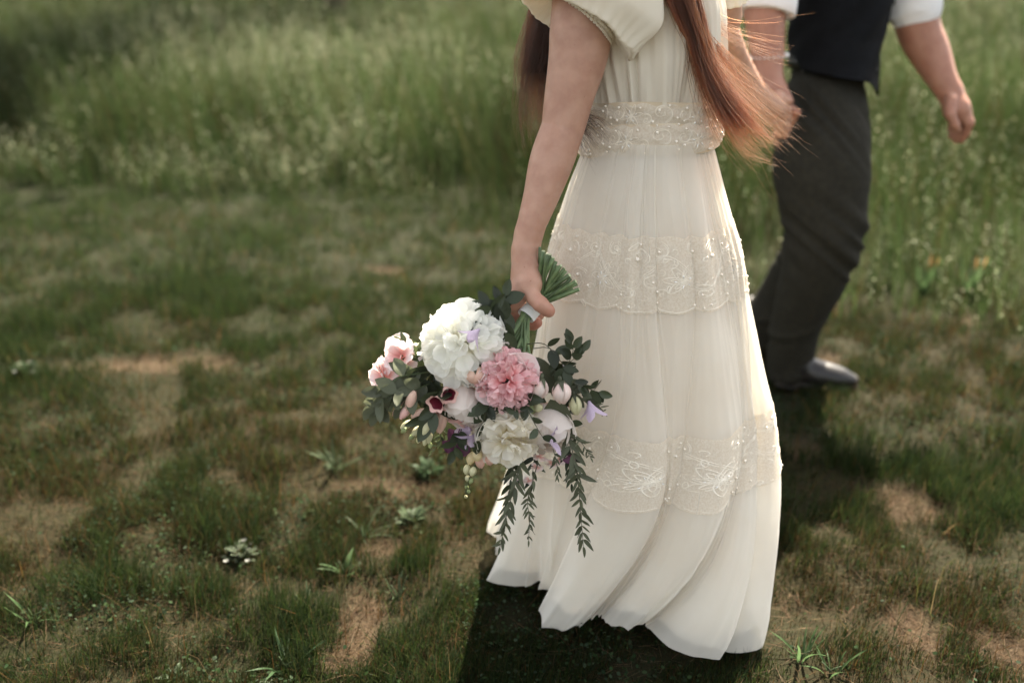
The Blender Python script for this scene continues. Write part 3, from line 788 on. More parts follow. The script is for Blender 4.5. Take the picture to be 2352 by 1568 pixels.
def lace_band(name, surf, H, per, nrep, zfoot, parent, seen, edge=.010):
    """surf(s, v, off) -> world point; s metres along, v metres up"""
    total = per * nrep
    ns = nrep * 44; nv = 14
    s = np.linspace(0, total, ns, endpoint=False)
    sc = edge * (1 - np.abs(np.sin(2 * math.pi * s / per)))
    top = H - .002 + .006 * np.abs(np.sin(3 * math.pi * s / per)) - .006
    A = sc[None, :] + (top - sc)[None, :] * np.linspace(0, 1, nv)[:, None]
    pts = surf(np.repeat(s[None], nv, 0), A, .0016)
    o = obj(name, pts.reshape(-1, 3), gridf(nv, ns, True), M_LACE, parent)
    V, F, n0 = [], [], 0
    for r in range(nrep):
        for l in (lace_lines(H, per) if H > .1 else sash_lines(H, per)):
            l = l + [r * per, 0]
            l[:, 1] = np.clip(l[:, 1], .001, H)
            t = np.gradient(l, axis=0); t /= np.linalg.norm(t, axis=1)[:, None] + 1e-9
            nn = np.stack([-t[:, 1], t[:, 0]], 1) * .00055
            q = [surf((l + k * nn)[:, 0], (l + k * nn)[:, 1], h) for k, h in ((-1, .0017), (0, .0026), (1, .0017))]
            q = np.stack(q, 1); V.append(q.reshape(-1, 3)); F.append(gridf(len(l), 3) + n0); n0 += len(l) * 3
    obj('lace_cord', np.concatenate(V), np.concatenate(F), M_CORD, o)
    for r in range(nrep):
        for su, sv, rad, kind, ang in lace_pearls(H, per):
            su += r * per + random.uniform(-.003, .003)
            c = surf(np.array([su]), np.array([sv]), .002)[0]
            if not seen(c): continue
            c1 = surf(np.array([su + .002 * math.cos(ang)]), np.array([sv + .002 * math.sin(ang)]), .002)[0]
            ou = nrm(surf(np.array([su]), np.array([sv]), .004)[0] - c)
            R = frame(c1 - c, ou)
            place(PEARL_ME if kind == 'p' else BEAD_ME, 'pearl' if kind == 'p' else 'bead', o, c + ou * rad * .5, R, rad * random.uniform(.85, 1.15))
    return o
def band_surf(zf, nrep, per):
    def surf(s, v, off):
        u = -math.pi + 2 * math.pi * np.asarray(s) / (per * nrep)
        X, Y, Z = skirt(u, zf + np.asarray(v) + 0 * u, off)
        return np.stack([X, Y, Z], -1)
    return surf
seen_c = lambda c: c[1] < AXY + .05
lace_band('lace_band', band_surf(.700, 8, .150), .145, .150, 8, .70, bride, seen_c)
lace_band('lace_band', band_surf(.322, 10, .160), .145, .160, 10, .32, bride, seen_c)

# ---- bodice
BD = np.array([  # y, left, right, half depth
    [-200, 1400, 1600, .10], [-90, 1352, 1640, .125], [20, 1345, 1650, .135], [130, 1350, 1650, .132], [235, 1362, 1640, .118], [300, 1350, 1640, .116], [380, 1330, 1650, .118]], float)
_c = np.array([P(.5 * (a + b), y, 1.95) for y, a, b, d in BD]); _l = np.array([P(a, y, 1.95) for y, a, b, d in BD]); _r = np.array([P(b, y, 1.95) for y, a, b, d in BD])
BZ = _c[::-1, 2]; BCX = _c[::-1, 0]; BA = (.5 * (_r - _l))[::-1, 0]; BB = BD[::-1, 3]
def bod(u, z, off=0, gath=1.0):
    u = np.asarray(u, float); z = np.asarray(z, float)
    s = np.clip((1.34 - z) / .30, 0, 1)
    g = .0014 * np.cos(36 * u + 4 * np.sin(3 * u) + 2 * s) * (.3 + s) + .0050 * np.cos(9 * u + 1.5 * np.sin(2 * u + 1) + 3.2 * s) + .0032 * np.cos(21 * u + 4 * np.sin(3 * u) - 3.5 * s) + .0008 * np.cos(70 * u + 4 * np.sin(5 * u))
    g = g * gath * (.6 + .7 * s) + .010 * gath * np.sin(math.pi * s) ** 2
    a = np.interp(z, BZ, BA) + g + off; b = np.interp(z, BZ, BB) + g + off
    ex = .88
    X = np.interp(z, BZ, BCX) + a * np.sign(np.cos(u)) * np.abs(np.cos(u)) ** ex
    Y = 1.95 + b * np.sign(np.sin(u)) * np.abs(np.sin(u)) ** ex
    return np.stack([X, Y, z + 0 * X], -1)
u = np.linspace(-math.pi, math.pi, 420, endpoint=False)
zz = np.linspace(1.43, .985, 60)[:, None] + 0 * u[None]
obj('bodice', bod(u[None] + 0 * zz, zz, -.004).reshape(-1, 3), gridf(60, 420, True), M_BODICE, bride)
# ---- sash: two overlapping lace wraps, dipping to the near side
def sash_surf(zf, tilt, off0, per, nrep):
    def surf(s, v, off):
        w = -math.pi + 2 * math.pi * np.asarray(s) / (per * nrep)
        v = np.asarray(v)
        puff = .005 * np.sin(np.clip(v / .06, 0, 1) * math.pi) + .0012 * np.sin(40 * v * 6 + 7 * w)
        z = zf + v + tilt * np.cos(w) + .004 * np.sin(3 * w + 1)
        return bod(w, z, off + off0 + puff, .15)
    return surf
def sash(name, zf, tilt, off0, H, per, nrep):
    o = lace_band(name, sash_surf(zf, tilt, off0, per, nrep), H, per, nrep, zf, bride, lambda c: c[1] < 1.97 or c[0] > BX + .1, edge=.004)
    return o
sash('lace_sash', .980, .012, .008, .058, .120, 7)
sash('lace_sash', 1.028, .006, .004, .046, .120, 7)
v2 = []
for zf, H, tl, of in ((.978, .060, .012, .0065), (1.026, .048, .006, .0025)):
    sf = sash_surf(zf, tl, of, .12, 7); s = np.linspace(0, .84, 300, endpoint=False)
    q = sf(np.repeat(s[None], 9, 0), np.linspace(0, H, 9)[:, None] + 0 * s[None], 0); obj('sash_cloth', q.reshape(-1, 3), gridf(9, 300, True), M_SASH, bride)

# ---- puff sleeves
def sleeve(c0, c1, cuffN, r_cuff, bulge, droop, parent, sgn):
    c0 = np.asarray(c0); c1 = np.asarray(c1); ax = nrm(c1 - c0)
    e1 = nrm(np.array([1, 0, 0]) - ax * ax[0]); e2 = np.cross(ax, e1)
    if e2[1] > 0: e2 = -e2                                     # e2 points at the camera
    n, m = 260, 46
    ph = np.linspace(0, 2 * math.pi, n, endpoint=False)
    A = []
    for i in range(m):
        t = i / (m - 1)
        if t < .86:                                            # out from the shoulder, over the puff, down past the cuff
            q = t / .86
            rad = .066 + bulge * np.sin(math.pi * min(1, q * .60)) ** .9
            rad = rad - (rad - r_cuff - .046) * sstep(.80, 1, q)
            along = q * 1.0
            sag = droop * np.clip(q, 0, 1) ** 2 * (.60 - .22 * np.cos(ph - math.pi / 2) + .62 * (.5 + .5 * np.cos(ph)) ** 1.3 + .30 * (.5 - .5 * np.cos(ph)) ** 2 )
        else:                                                  # turned in under itself to the gathered cuff
            q = (t - .86) / .14
            rad = (r_cuff + .046) * (1 - q) + (r_cuff + .002) * q
            along = 1.0 - .02 * q
            sag = droop * (1 - q) ** 1.5 * (.60 - .22 * np.cos(ph - math.pi / 2) + .62 * (.5 + .5 * np.cos(ph)) ** 1.3 + .30 * (.5 - .5 * np.cos(ph)) ** 2)
        ga = .0022 * np.cos(38 * ph + 2 * np.sin(3 * ph)) * sstep(.62, .95, t) + .006 * np.cos(7 * ph + 4 * t + 1.5 * np.sin(2 * ph)) * math.sin(math.pi * t) + .0045 * (.5 - np.abs(np.cos(6.5 * ph - 3 * t + 1.4 * np.sin(2 * ph + 1))) ** .7) * sstep(.2, .8, t) + .006 * np.sin(4 * ph + 9 * t)* math.sin(math.pi * t)
        r = rad + ga
        ctr = c0 + (c1 - c0) * along
        pts = ctr[None] + e1[None] * (r * np.cos(ph))[:, None] + e2[None] * (r * np.sin(ph))[:, None] + ax[None] * sag[:, None]
        # the cuff plane is tilted: higher at the back of the arm
        pts = pts + ax[None] * (.026 * np.cos(ph) * sstep(.5, 1, t))[:, None]
        A.append(pts)
    A = np.array(A)
    o = obj('puff_sleeve', A.reshape(-1, 3), gridf(m, n, True), M_BODICE, parent)
    mb = MB()
    for k, (dz, rr) in enumerate(((-.004, .0035), (.004, .004), (.011, .0026))):
        ring = [c1 + e1 * (r_cuff + .002) * math.cos(a) + e2 * (r_cuff + .002) * math.sin(a) + ax * (.026 * math.cos(a) - .02 * (c1[2] - c0[2]) * 0 + dz + .0012 * math.sin(60 * a)) for a in np.linspace(0, 2 * math.pi, 160)]
        mb.tube(ring, rr + .0010 * np.sin(np.linspace(0, 2 * math.pi, 160) * 50), 6, False)
    mb.build('gathered_cuff', M_BODICE, o)
    return o
sleeve(P(1395, -190, 1.88), P(1338, 34, 1.832), None, .0575, .067, .028, bride, 1)
sleeve(P(1600, -190, 2.10), P(1640, -40, 2.17), None, .046, .022, .012, bride, -1)

# ---- hair
def hair_mat(name, c_root, c_tip, trans):
    m, nt, out = new_mat(name)
    hi = N(nt, 'ShaderNodeAttribute', attribute_name='lock')
    cr = mixcol(nt, hi.outputs['Fac'], c_root, c_tip)
    h = nt.nodes.new('ShaderNodeBsdfHairPrincipled')
    h.parametrization = 'COLOR'
    nt.links.new(cr, h.inputs['Color'])
    h.inputs['Roughness'].default_value = .32; h.inputs['Radial Roughness'].default_value = .5
    nt.links.new(h.outputs[0], out.inputs[0])
    return m
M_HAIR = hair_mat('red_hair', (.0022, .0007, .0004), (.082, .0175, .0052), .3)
M_HAIRSHADE = hair_mat('dark_hair', (.002, .0008, .0005), (.024, .0066, .0026), .3)  # shade on the back hair is put into this darker colour
M_HAIRMASS = solid('hair_mass', (.020, .008, .004), (.012, .005, .003), rough=.6, spec=.3, scale=60)
SC.cycles_curves.shape = 'RIBBONS'
LOCKV = []
def strands(name, gen, n, npts, rad, parent, mat=None):
    hc = bpy.data.hair_curves.new(name)
    hc.add_curves([npts] * n)
    pts = np.concatenate([gen(npts) for _ in range(n)]) - WLOC[parent.name]
    hc.attributes['position'].data.foreach_set('vector', pts.astype(np.float32).ravel())
    at = hc.attributes.get('radius') or hc.attributes.new('radius', 'FLOAT', 'POINT')
    prof = np.tile(np.linspace(1, .12, npts) ** .8, n) * np.repeat(RNG.uniform(.7, 1.3, n), npts) * rad
    at.data.foreach_set('value', prof.astype(np.float32))
    al = hc.attributes.new('lock', 'FLOAT', 'CURVE'); al.data.foreach_set('value', np.array(LOCKV, np.float32)); LOCKV.clear()
    hc.materials.append(mat or M_HAIR)
    return link(bpy.data.objects.new(name, hc), parent, WLOC[parent.name])
def lock_gen(A, B, Y, dY, wild, tipcut, clumps=26, flare=.02):
    """strands between outline A and outline B (photo pixels), top to tip"""
    A = spline(A, 40); B = spline(B, 40)
    ck = RNG.uniform(0, 1, clumps); cy = RNG.uniform(-1, 1, clumps); cl = RNG.uniform(tipcut, 1.0, clumps); cph = RNG.uniform(0, 6.28, clumps)
    Ys = Y if hasattr(Y, '__len__') else (Y, Y)
    def gen(n):
        c = RNG.integers(0, clumps)
        LOCKV.append(float(np.clip(.15 + .85 * ((c * 7) % clumps) / clumps * RNG.uniform(.5, 1.1), 0, 1)))
        w0 = np.clip(.45 * RNG.random() + .55 * ck[c], 0, 1); w1 = np.clip(ck[c] + RNG.normal(0, .022 + .03 * RNG.random()), -.05, 1.06)
        t = np.linspace(0, cl[c] * RNG.uniform(.86, 1.02), n)
        i = np.clip(t, 0, .999) * 39; i0 = i.astype(int); fr = (i - i0)[:, None]; i1 = np.minimum(i0 + 1, 39)
        a = A[i0] * (1 - fr) + A[i1] * fr; b = B[i0] * (1 - fr) + B[i1] * fr
        w = (w0 * (1 - t) + w1 * t)[:, None]
        w = w + .07 * np.sin(t * 8 + cph[c])[:, None] * t[:, None]
        q = a * (1 - w) + b * w
        yy = Ys[0] + (Ys[1] - Ys[0]) * t + dY * (cy[c] * .85 + RNG.normal(0, .12)) * (1 - .3 * t)
        pts = np.array([P(q[k, 0], q[k, 1], yy[k]) for k in range(n)])
        am = wild * RNG.gamma(1.0, 1.0) * t ** 2
        pts = pts + am[:, None] * nrm(RNG.normal(0, 1, 3))[None] + (.0040 * t * np.sin(t * RNG.uniform(8, 22) + RNG.uniform(0, 6)))[:, None] * nrm(RNG.normal(0, 1, 3))[None]
        pts[:, 2] = np.minimum(pts[:, 2], 10)
        return pts
    return gen
# over her chest, blown forward
FA = [(1498, -150), (1512, -40), (1545, 40), (1572, 90), (1590, 150), (1622, 225), (1655, 285), (1706, 345), (1785, 376)]
FB = [(1590, -150), (1606, -40), (1622, 40), (1634, 95), (1648, 142), (1678, 190), (1716, 232), (1766, 284), (1800, 336)]
hair = strands('hair', lock_gen(FA, FB, (1.785, 1.83), .020, .020, .60, 46), 2900, 26, .00036, bride)
WA = [(1560, -120), (1600, 0), (1640, 70), (1690, 110), (1770, 150), (1830, 165)]
WB = [(1600, -120), (1630, -20), (1660, 50), (1720, 80), (1790, 100), (1850, 110)]
strands('stray_hair', lock_gen(WA, WB, (1.86, 1.92), .03, .03, .5, 30), 70, 22, .00020, hair)
WA = [(1600, 60), (1640, 130), (1680, 200), (1740, 260), (1800, 310), (1836, 330)]
WB = [(1620, 60), (1670, 110), (1720, 150), (1780, 200), (1820, 240), (1845, 262)]
strands('stray_hair', lock_gen(WA, WB, (1.86, 1.92), .03, .03, .5, 40), 140, 22, .00020, hair)
# down her back, behind the arm
BAk = [(1300, -160), (1240, -60), (1204, 40), (1188, 110), (1185, 190), (1192, 270), (1208, 356)]
BBk = [(1420, -160), (1400, -60), (1385, 40), (1370, 120), (1350, 190), (1320, 260), (1290, 345)]
strands('hair', lock_gen(BAk, BBk, (1.97, 2.00), .03, .016, .60, 60), 2800, 24, .00036, bride, M_HAIRSHADE)
# ends blown under the arm, across the sash
UA = [(1300, 60), (1318, 150), (1325, 220), (1345, 250), (1385, 262), (1440, 292)]
UB = [(1280, 60), (1296, 150), (1305, 240), (1318, 300), (1332, 345), (1340, 395)]
strands('hair', lock_gen(UA, UB, (1.93, 1.78), .012, .012, .55, 30), 800, 22, .00030, bride, M_HAIRSHADE)
# the dense inside of the locks
def mass(A, B, Y, th, hi, name, parent):
    A = spline(A, 30)[:hi]; B = spline(B, 30)[:hi]; Ys = np.linspace(Y[0], Y[1], 30)[:hi]
    R = []
    for a, b, y in zip(A, B, Ys):
        k = np.linspace(0, 2 * math.pi, 24, endpoint=False)
        c = .5 * (a + b); h = .5 * (b - a) * .80
        R.append([P(*(c + h * math.cos(w)), y + th * math.sin(w)) for w in k])
    R = np.array(R); return obj(name, R.reshape(-1, 3), gridf(len(R), 24, True), M_HAIRMASS, parent)
mass(FA, FB, (1.795, 1.84), .010, 19, 'hair_underlayer', hair)
mass(BAk, BBk, (1.98, 2.01), .02, 19, 'hair_underlayer', hair)
v, f = sdf_mesh([ell((BX + .005, 1.98, 1.605), (.112, .092, .118), .02), cap((BX - .05, 1.98, 1.55), P(1340, -120, 1.99), .08, .07, .03), cap((BX + .0, 1.90, 1.56), P(1548, -120, 1.85), .03, .035, .03)], .009)
obj('hair_crown', v, f, M_HAIRMASS, hair)
# ================================================================== the man in vest and dark trousers
M_TROUSER = solid('trouser_wool', (.022, .0208, .0155), (.0165, .0155, .012), rough=.9, spec=.12, scale=60, bumps=(260, .3, .001))
M_VEST = solid('vest_cloth', (.0045, .0052, .0068), (.003, .0035, .0045), rough=.85, spec=.12, scale=60, bumps=(260, .3, .001))
M_SHIRT = fabric('shirt_cloth', (.80, .80, .80), (.76, .76, .77), .15, 0, weave=500)
M_SHOE = solid('shoe_leather', (.014, .012, .011), (.010, .009, .009), rough=.35, spec=.4)
M_TOE = solid('polished_toe', (.045, .042, .038), (.03, .028, .026), rough=.38, spec=.35)  # pale highlight on the toe put into its base colour
M_SOLE = solid('shoe_sole', (.02, .018, .016), rough=.8)
M_BELT = solid('belt_leather', (.012, .011, .010), rough=.4)
M_BEADW = solid('bracelet_bead', (.75, .74, .72), rough=.4)

gb = G(1840, 888)
groom = root('person', (gb[0], 3.05, 0), 'person in dark vest, rolled white sleeves and dark trousers, walking hand in hand', 'person')
tors = chain([(1905, 120, 3.15, 72), (1925, -20, 3.15, 100), (1945, -170, 3.16, 115)], .04)
tors += chain([(1945, -170, 3.16, 100), (1850, -215, 3.05, 60)], .04) + chain([(1945, -170, 3.16, 100), (2060, -215, 3.25, 60)], .04)
tors += chain([(1955, -230, 3.16, 50), (1965, -310, 3.15, 48)], .03)
hc_ = P(1975, -375, 3.14); tors += [ell(hc_, (.098, .085, .125), .03), cap(hc_ + [.095, -.02, -.015], hc_ + [.11, -.025, -.04], .010, .016, .012), cap(hc_ + [.07, -.015, -.10], hc_ + [.075, -.015, -.105], .035, .03, .03)]
armR = chain([(1850, -210, 3.03, 52), (1775, -70, 3.00, 54), (1757, 10, 2.97, 48), (1759, 70, 2.95, 42), (1763, 130, 2.93, 36), (1764, 180, 2.91, 30)], .02)
armR += chain([(1764, 180, 2.91, 30), (1778, 208, 2.885, 31)], .015)
armR += chain([(1782, 205, 2.865, 16), (1800, 218, 2.85, 14), (1811, 232, 2.845, 12)], .008)       # thumb over her hand
for k, (dx, dy) in enumerate(((0, 0), (-4, 10), (-8, 20), (-12, 29))):
    armR += chain([(1776 + dx, 215 + dy * .5, 2.90 + .012 * k, 15), (1800 + dx, 240 + dy * .7, 2.92 + .01 * k, 13.5), (1822 + dx * 1.4, 257 + dy, 2.885 + .01 * k, 11.5), (1830 + dx * 1.6, 259 + dy, 2.865 + .01 * k, 10)], .006)
armL = chain([(2060, -210, 3.25, 52), (2090, -60, 3.22, 54), (2108, 60, 3.20, 48), (2135, 120, 3.18, 43), (2163, 180, 3.14, 32), (2183, 214, 3.12, 27)], .02)
armL += chain([(2183, 214, 3.12, 27), (2197, 250, 3.10, 29), (2202, 262, 3.10, 27)], .012)
for pts in ([(2214, 250, 3.09, 13), (2226, 282, 3.075, 11.5), (2218, 306, 3.085, 10), (2208, 322, 3.095, 8.5)], [(2208, 255, 3.10, 13), (2213, 290, 3.10, 11.5), (2204, 312, 3.11, 10), (2196, 322, 3.115, 8.5)],
            [(2200, 258, 3.12, 12.5), (2200, 292, 3.125, 11), (2192, 308, 3.13, 9.5), (2186, 312, 3.13, 8.5)], [(2193, 256, 3.14, 12), (2190, 284, 3.15, 10), (2184, 298, 3.15, 8.5)],
            [(2184, 228, 3.08, 14), (2182, 262, 3.055, 12), (2194, 288, 3.05, 10), (2200, 298, 3.052, 8)]):
    armL += chain(pts, .006)
legs = chain([(1905, 120, 3.15, 72), (1892, 240, 3.12, 60), (1888, 390, 3.02, 60), (1896, 550, 2.95, 50), (1832, 740, 3.03, 40), (1808, 850, 3.08, 32)], .03) + chain([(1885, 225, 3.24, 60), (1878, 470, 3.23, 50), (1868, 570, 3.23, 44), (1795, 690, 3.33, 40), (1706, 840, 3.41, 30)], .03)
v, f = sdf_mesh(tors + legs + armR + armL, .0068)
obj('body', v, f, M_SKIN_M, groom)

# trousers: loose round the legs, creased behind the knees and at the hips
tr = chain([(1904, 150, 3.14, 76), (1900, 200, 3.13, 80)], .04)
tr += chain([(1892, 235, 3.10, 84), (1888, 305, 3.06, 96), (1886, 390, 3.0, 103), (1893, 480, 2.97, 90), (1894, 550, 2.95, 80), (1866, 640, 2.98, 72), (1832, 740, 3.03, 58), (1812, 845, 3.08, 50)], .03)
tr += chain([(1885, 235, 3.20, 82), (1872, 330, 3.22, 84), (1880, 470, 3.23, 72), (1868, 570, 3.23, 66), (1795, 690, 3.33, 58), (1712, 825, 3.42, 48)], .03)
v, f = sdf_mesh(tr, .0085)
nv = vnormals(v, f)
kz = P(1896, 550, 2.95)[2]; x_, y_, z_ = v[:, 0], v[:, 1], v[:, 2]
def crease(p, q, sd): return 1 - 2.4 * np.abs(vnoise(p, q, sd) - .5) ** .7
wv = .022 * np.exp(-((z_ - kz) / .15) ** 2) * crease(24 * z_ + 20 * x_, 4 * x_ - 6 * y_, 3) * .6
wv += .024 * np.exp(-((z_ - .92) / .14) ** 2) * crease(20 * z_ + 24 * x_, 5 * x_ + 6 * y_, 4) * .6
wv += .016 * np.exp(-((z_ - .12) / .12) ** 2) * crease(18 * z_ - 7 * x_, 4 * y_, 5) * .6
wv += .014 * (fbm(x_ * 7 + y_ * 3, z_ * 4, 9) - .5)
trs = obj('trousers', v + nv * wv[:, None], f, M_TROUSER, groom)
mb = MB(); mb.tube(spline([P(1842, 160, 3.02), P(1848, 200, 2.985), P(1852, 240, 2.97)], 8), .003, 6); mb.build('pocket_edge', M_TROUSER, trs)
# belt
def hoop(cx, cy, a, b, z0, z1, tilt, mat, name, parent, n=60, th=.004):
    A = []
    for zz_, o in ((z0, 0), (z0, th), (z1, th), (z1, 0)):
        A.append([[cx + (a + o) * math.cos(t), cy + (b + o) * math.sin(t), zz_ + tilt * math.cos(t)] for t in np.linspace(0, 2 * math.pi, n, endpoint=False)])
    mb = MB(); mb.grid(A, True); return mb.build(name, mat, parent)
w_ = P(1898, 140, 3.14)
hoop(w_[0] + .006, w_[1], .118, .118, w_[2] - .02, w_[2] + .018, 0, M_BELT, 'belt', groom)

# vest: fitted front and back with two points below the waist
VR = np.array([[-240, 1860, 2045, .105, 3.155], [-120, 1822, 2062, .150, 3.155], [0, 1815, 2048, .155, 3.15], [90, 1812, 2020, .150, 3.145], [150, 1814, 2008, .158, 3.14], [190, 1814, 2008, .168, 3.135]], float)
n, mrow = 160, 50
ys = np.linspace(-235, 184, mrow); A = []
for i, y in enumerate(ys):
    l = np.interp(y, VR[:, 0], VR[:, 1]); r_ = np.interp(y, VR[:, 0], VR[:, 2]); bd = np.interp(y, VR[:, 0], VR[:, 3]); Y0 = np.interp(y, VR[:, 0], VR[:, 4])
    pl, pr = P(l, y, Y0), P(r_, y, Y0); c = .5 * (pl + pr); aa = .5 * (pr - pl)[0]
    row = []
    for t in np.linspace(0, 2 * math.pi, n, endpoint=False):
        fr = np.exp(-((np.angle(np.exp(1j * (t + .55))) / .33) ** 2)); bk = np.exp(-((np.angle(np.exp(1j * (t + .05))) / .18) ** 2))
        hem = max(0, (y - 50) / 134)
        dz = -.028 * fr * hem - .050 * bk * hem + .034 * hem * (.5 + .5 * math.cos(t - math.pi)) + .018 * hem * np.exp(-((np.angle(np.exp(1j * (t + .3))) / .12) ** 2))
        g = .004 * math.sin(7 * t + .06 * y) * (1 - .5 * hem) + .018 * bk * hem
        row.append([c[0] + (aa + g) * math.cos(t), Y0 + (bd + g) * math.sin(t), c[2] + dz])
    A.append(row)
A.append((np.array(A[-1]) * .995 + np.array([c[0], Y0, c[2]]) * .005 + [0, 0, .004]).tolist())
mb = MB(); mb.grid(A, True)
vest = mb.build('vest', M_VEST, groom)
S_, F_ = uv_sphere(10, 6); BTN = make_mesh('button', np.array(S_) * [1, 1, .4], F_, M_BELT)
V_ = np.array(A)
for i in (12, 20, 28, 36, 44):
    j = int((1 - .50 / (2 * math.pi)) * n) % n
    pt = V_[i, j]; ou = nrm(pt - np.array([V_[i, :, 0].mean(), V_[i, :, 1].mean(), pt[2]])); place(BTN, 'button', vest, pt + ou * .001, frame([0, 0, 1], ou), .0065)
# shirt: body under the vest and sleeves rolled above the elbow
sh = chain([(1940, -200, 3.155, 92), (1935, -60, 3.15, 100)], .04) + chain([(1900, -215, 3.1, 70), (1850, -205, 3.03, 66), (1782, -70, 3.0, 68), (1762, -5, 2.975, 60)], .03) + chain([(2010, -215, 3.2, 70), (2060, -205, 3.25, 66), (2088, -60, 3.22, 68), (2100, 15, 3.205, 60)], .03)
sh += chain([(1952, -235, 3.16, 62), (1957, -262, 3.158, 58)], .02)
v, f = sdf_mesh(sh, .008); nv = vnormals(v, f)
v = v + nv * (.012 * (fbm(v[:, 0] * 9 + v[:, 1] * 5, v[:, 2] * 12, 12) - .5))[:, None]
shirt = obj('shirt', v, f, M_SHIRT, groom)
def cuff(c0, c1, r0, r1, name, parent):
    c0 = np.asarray(c0); c1 = np.asarray(c1); ax = nrm(c1 - c0); e1 = nrm(np.cross(ax, [0, 1, 0])); e2 = np.cross(ax, e1); A = []
    for t, rr in ((0, r0 - .006), (.0, r0), (.25, r0 + .003), (.5, (r0 + r1) / 2 + .002), (.52, (r0 + r1) / 2 + .006), (.8, r1 + .005), (.97, r1 + .004), (1, r1), (1, r1 - .006), (.85, r1 - .006)):
        A.append([c0 + (c1 - c0) * t + (e1 * math.cos(a) + e2 * math.sin(a)) * (rr + .0025 * math.sin(5 * a + 6 * t)) for a in np.linspace(0, 2 * math.pi, 60, endpoint=False)])
    mb = MB(); mb.grid(A, True); return mb.build(name, M_SHIRT, parent)
cuff(P(1770, -45, 2.99), P(1756, 32, 2.965), .082, .080, 'rolled_cuff', shirt)
cuff(P(2088, -50, 3.22), P(2100, 36, 3.203), .078, .076, 'rolled_cuff', shirt)
# bracelet of pale beads on his right wrist
mb = MB(); S6 = uv_sphere(6, 4); bc = P(1762, 130, 2.93)
for k in range(26):
    a = 2 * math.pi * k / 26; q = bc + np.array([.054 * math.cos(a), .052 * math.sin(a), .004 * math.cos(a)]); big = .0075 if (k % 13) in (0, 12, 1) else .0028
    mb.add(np.array(S6[0]) * big + q, S6[1])
mb.build('bracelet', M_BEADW, groom)
# shoes
def shoe(heel, toe, parent):
    heel = np.asarray(heel, float); toe = np.asarray(toe, float); d = nrm(toe - heel); L = np.linalg.norm(toe - heel); side = np.array([-d[1], d[0], 0])
    up = np.cross(d, side)
    def q(a, s, z): return heel + d * L * a + side * s + up * z
    pr = [cap(q(.10, 0, .055), q(.22, 0, .07), .040, .040, .03), cap(q(.22, 0, .06), q(.55, 0, .045), .040, .034, .03), cap(q(.10, 0, .035), q(.45, 0, .035), .036, .036, .02),
          cap(q(.50, -.008, .034), q(.74, -.004, .032), .034, .034, .03), cap(q(.70, 0, .030), q(.90, .002, .026), .033, .024, .03), cap(q(.20, 0, .07), q(.20, 0, .105), .042, .044, .02)]
    v, f = sdf_mesh(pr, .005)
    o = obj('shoe', v, f, M_SHOE, parent)
    prof = []
    for a, w in ((-.03, .0), (0, .026), (.1, .036), (.3, .034), (.5, .040), (.7, .044), (.85, .038), (.95, .024), (1.0, .0)): prof.append((a, w))
    out_ = [(a, w) for a, w in prof] + [(a, -w) for a, w in prof[::-1][1:-1]]
    V = [q(a, w, z) for z in (0, .012) for a, w in out_]; n = len(out_)
    F = [tuple(range(n - 1, -1, -1)), tuple(range(n, 2 * n))] + [(k, (k + 1) % n, n + (k + 1) % n, n + k) for k in range(n)]
    obj('sole', V, F, M_SOLE, o, False)
    hl = [q(a, w, z) for z in (-.012, .002) for a, w in ((-.02, .03), (.26, .034), (.26, -.034), (-.02, -.03))]
    obj('heel', hl, [(3, 2, 1, 0), (4, 5, 6, 7), (0, 1, 5, 4), (1, 2, 6, 5), (2, 3, 7, 6), (3, 0, 4, 7)], M_SOLE, o, False)
    v, f = sdf_mesh([cap(q(.82, 0, .0305), q(.912, .002, .027), .0295, .0232, .02)], .004)
    obj('toe_cap', v, f, M_TOE, o)
    return o
hz = G(1790, 893); tz = G(1968, 905)
shoe([hz[0], 3.06, .02], [tz[0] + .005, 3.0, .012], groom)
shoe([P(1690, 850, 3.42)[0] - .03, 3.43, .06], [P(1690, 850, 3.42)[0] + .22, 3.40, .012], groom)
# ================================================================== bouquet in her right hand
bq = root('bouquet', P(1207, 722, 1.705), 'loose bouquet of white and pink peonies with trailing greenery, held upside down', 'bouquet')
M_WHITE = leafy('white_petal', (.93, .92, .88), (.90, .90, .84), trans=.58, rough=.6, spec=.2, rand=.04, grad=((.92, .91, .83), 0, .35))
M_CREAM = leafy('cream_petal', (.93, .905, .83), (.92, .88, .79), trans=.58, rough=.6, spec=.2, rand=.05, grad=((.84, .76, .52), 0, .35))
M_BLUSH = leafy('blush_petal', (.92, .87, .82), (.91, .84, .79), trans=.58, rough=.6, spec=.2, rand=.05, grad=((.84, .62, .53), 0, .4))
M_PINK = leafy('pink_petal', (.80, .47, .49), (.85, .62, .61), trans=.32, rough=.6, spec=.2, rand=.12, grad=((.72, .27, .27), .1, .7))
M_PALEPINK = leafy('pale_pink_petal', (.87, .71, .69), (.86, .78, .77), trans=.34, rough=.6, spec=.2, rand=.06, grad=((.76, .38, .34), .1, .7))
M_BUDPINK = leafy('rosebud_petal', (.84, .64, .58), (.83, .72, .66), trans=.3, rough=.55, spec=.25, rand=.06)
M_PEACH = leafy('peach_petal', (.82, .60, .46), (.78, .52, .42), trans=.28, rough=.55, spec=.25, rand=.12)
M_FOX = leafy('foxglove_petal', (.80, .55, .48), (.77, .47, .42), trans=.25, rough=.55, spec=.25, rand=.10)
M_MAROON = leafy('maroon_throat', (.20, .025, .045), (.13, .016, .028), trans=.25, rough=.5, rand=.1)
M_LILAC = leafy('lilac_petal', (.50, .40, .53), (.60, .50, .61), trans=.30, rough=.55, spec=.25, rand=.12)
M_PURPLE = leafy('purple_petal', (.11, .035, .075), (.15, .06, .11), trans=.2, rough=.55, rand=.15)
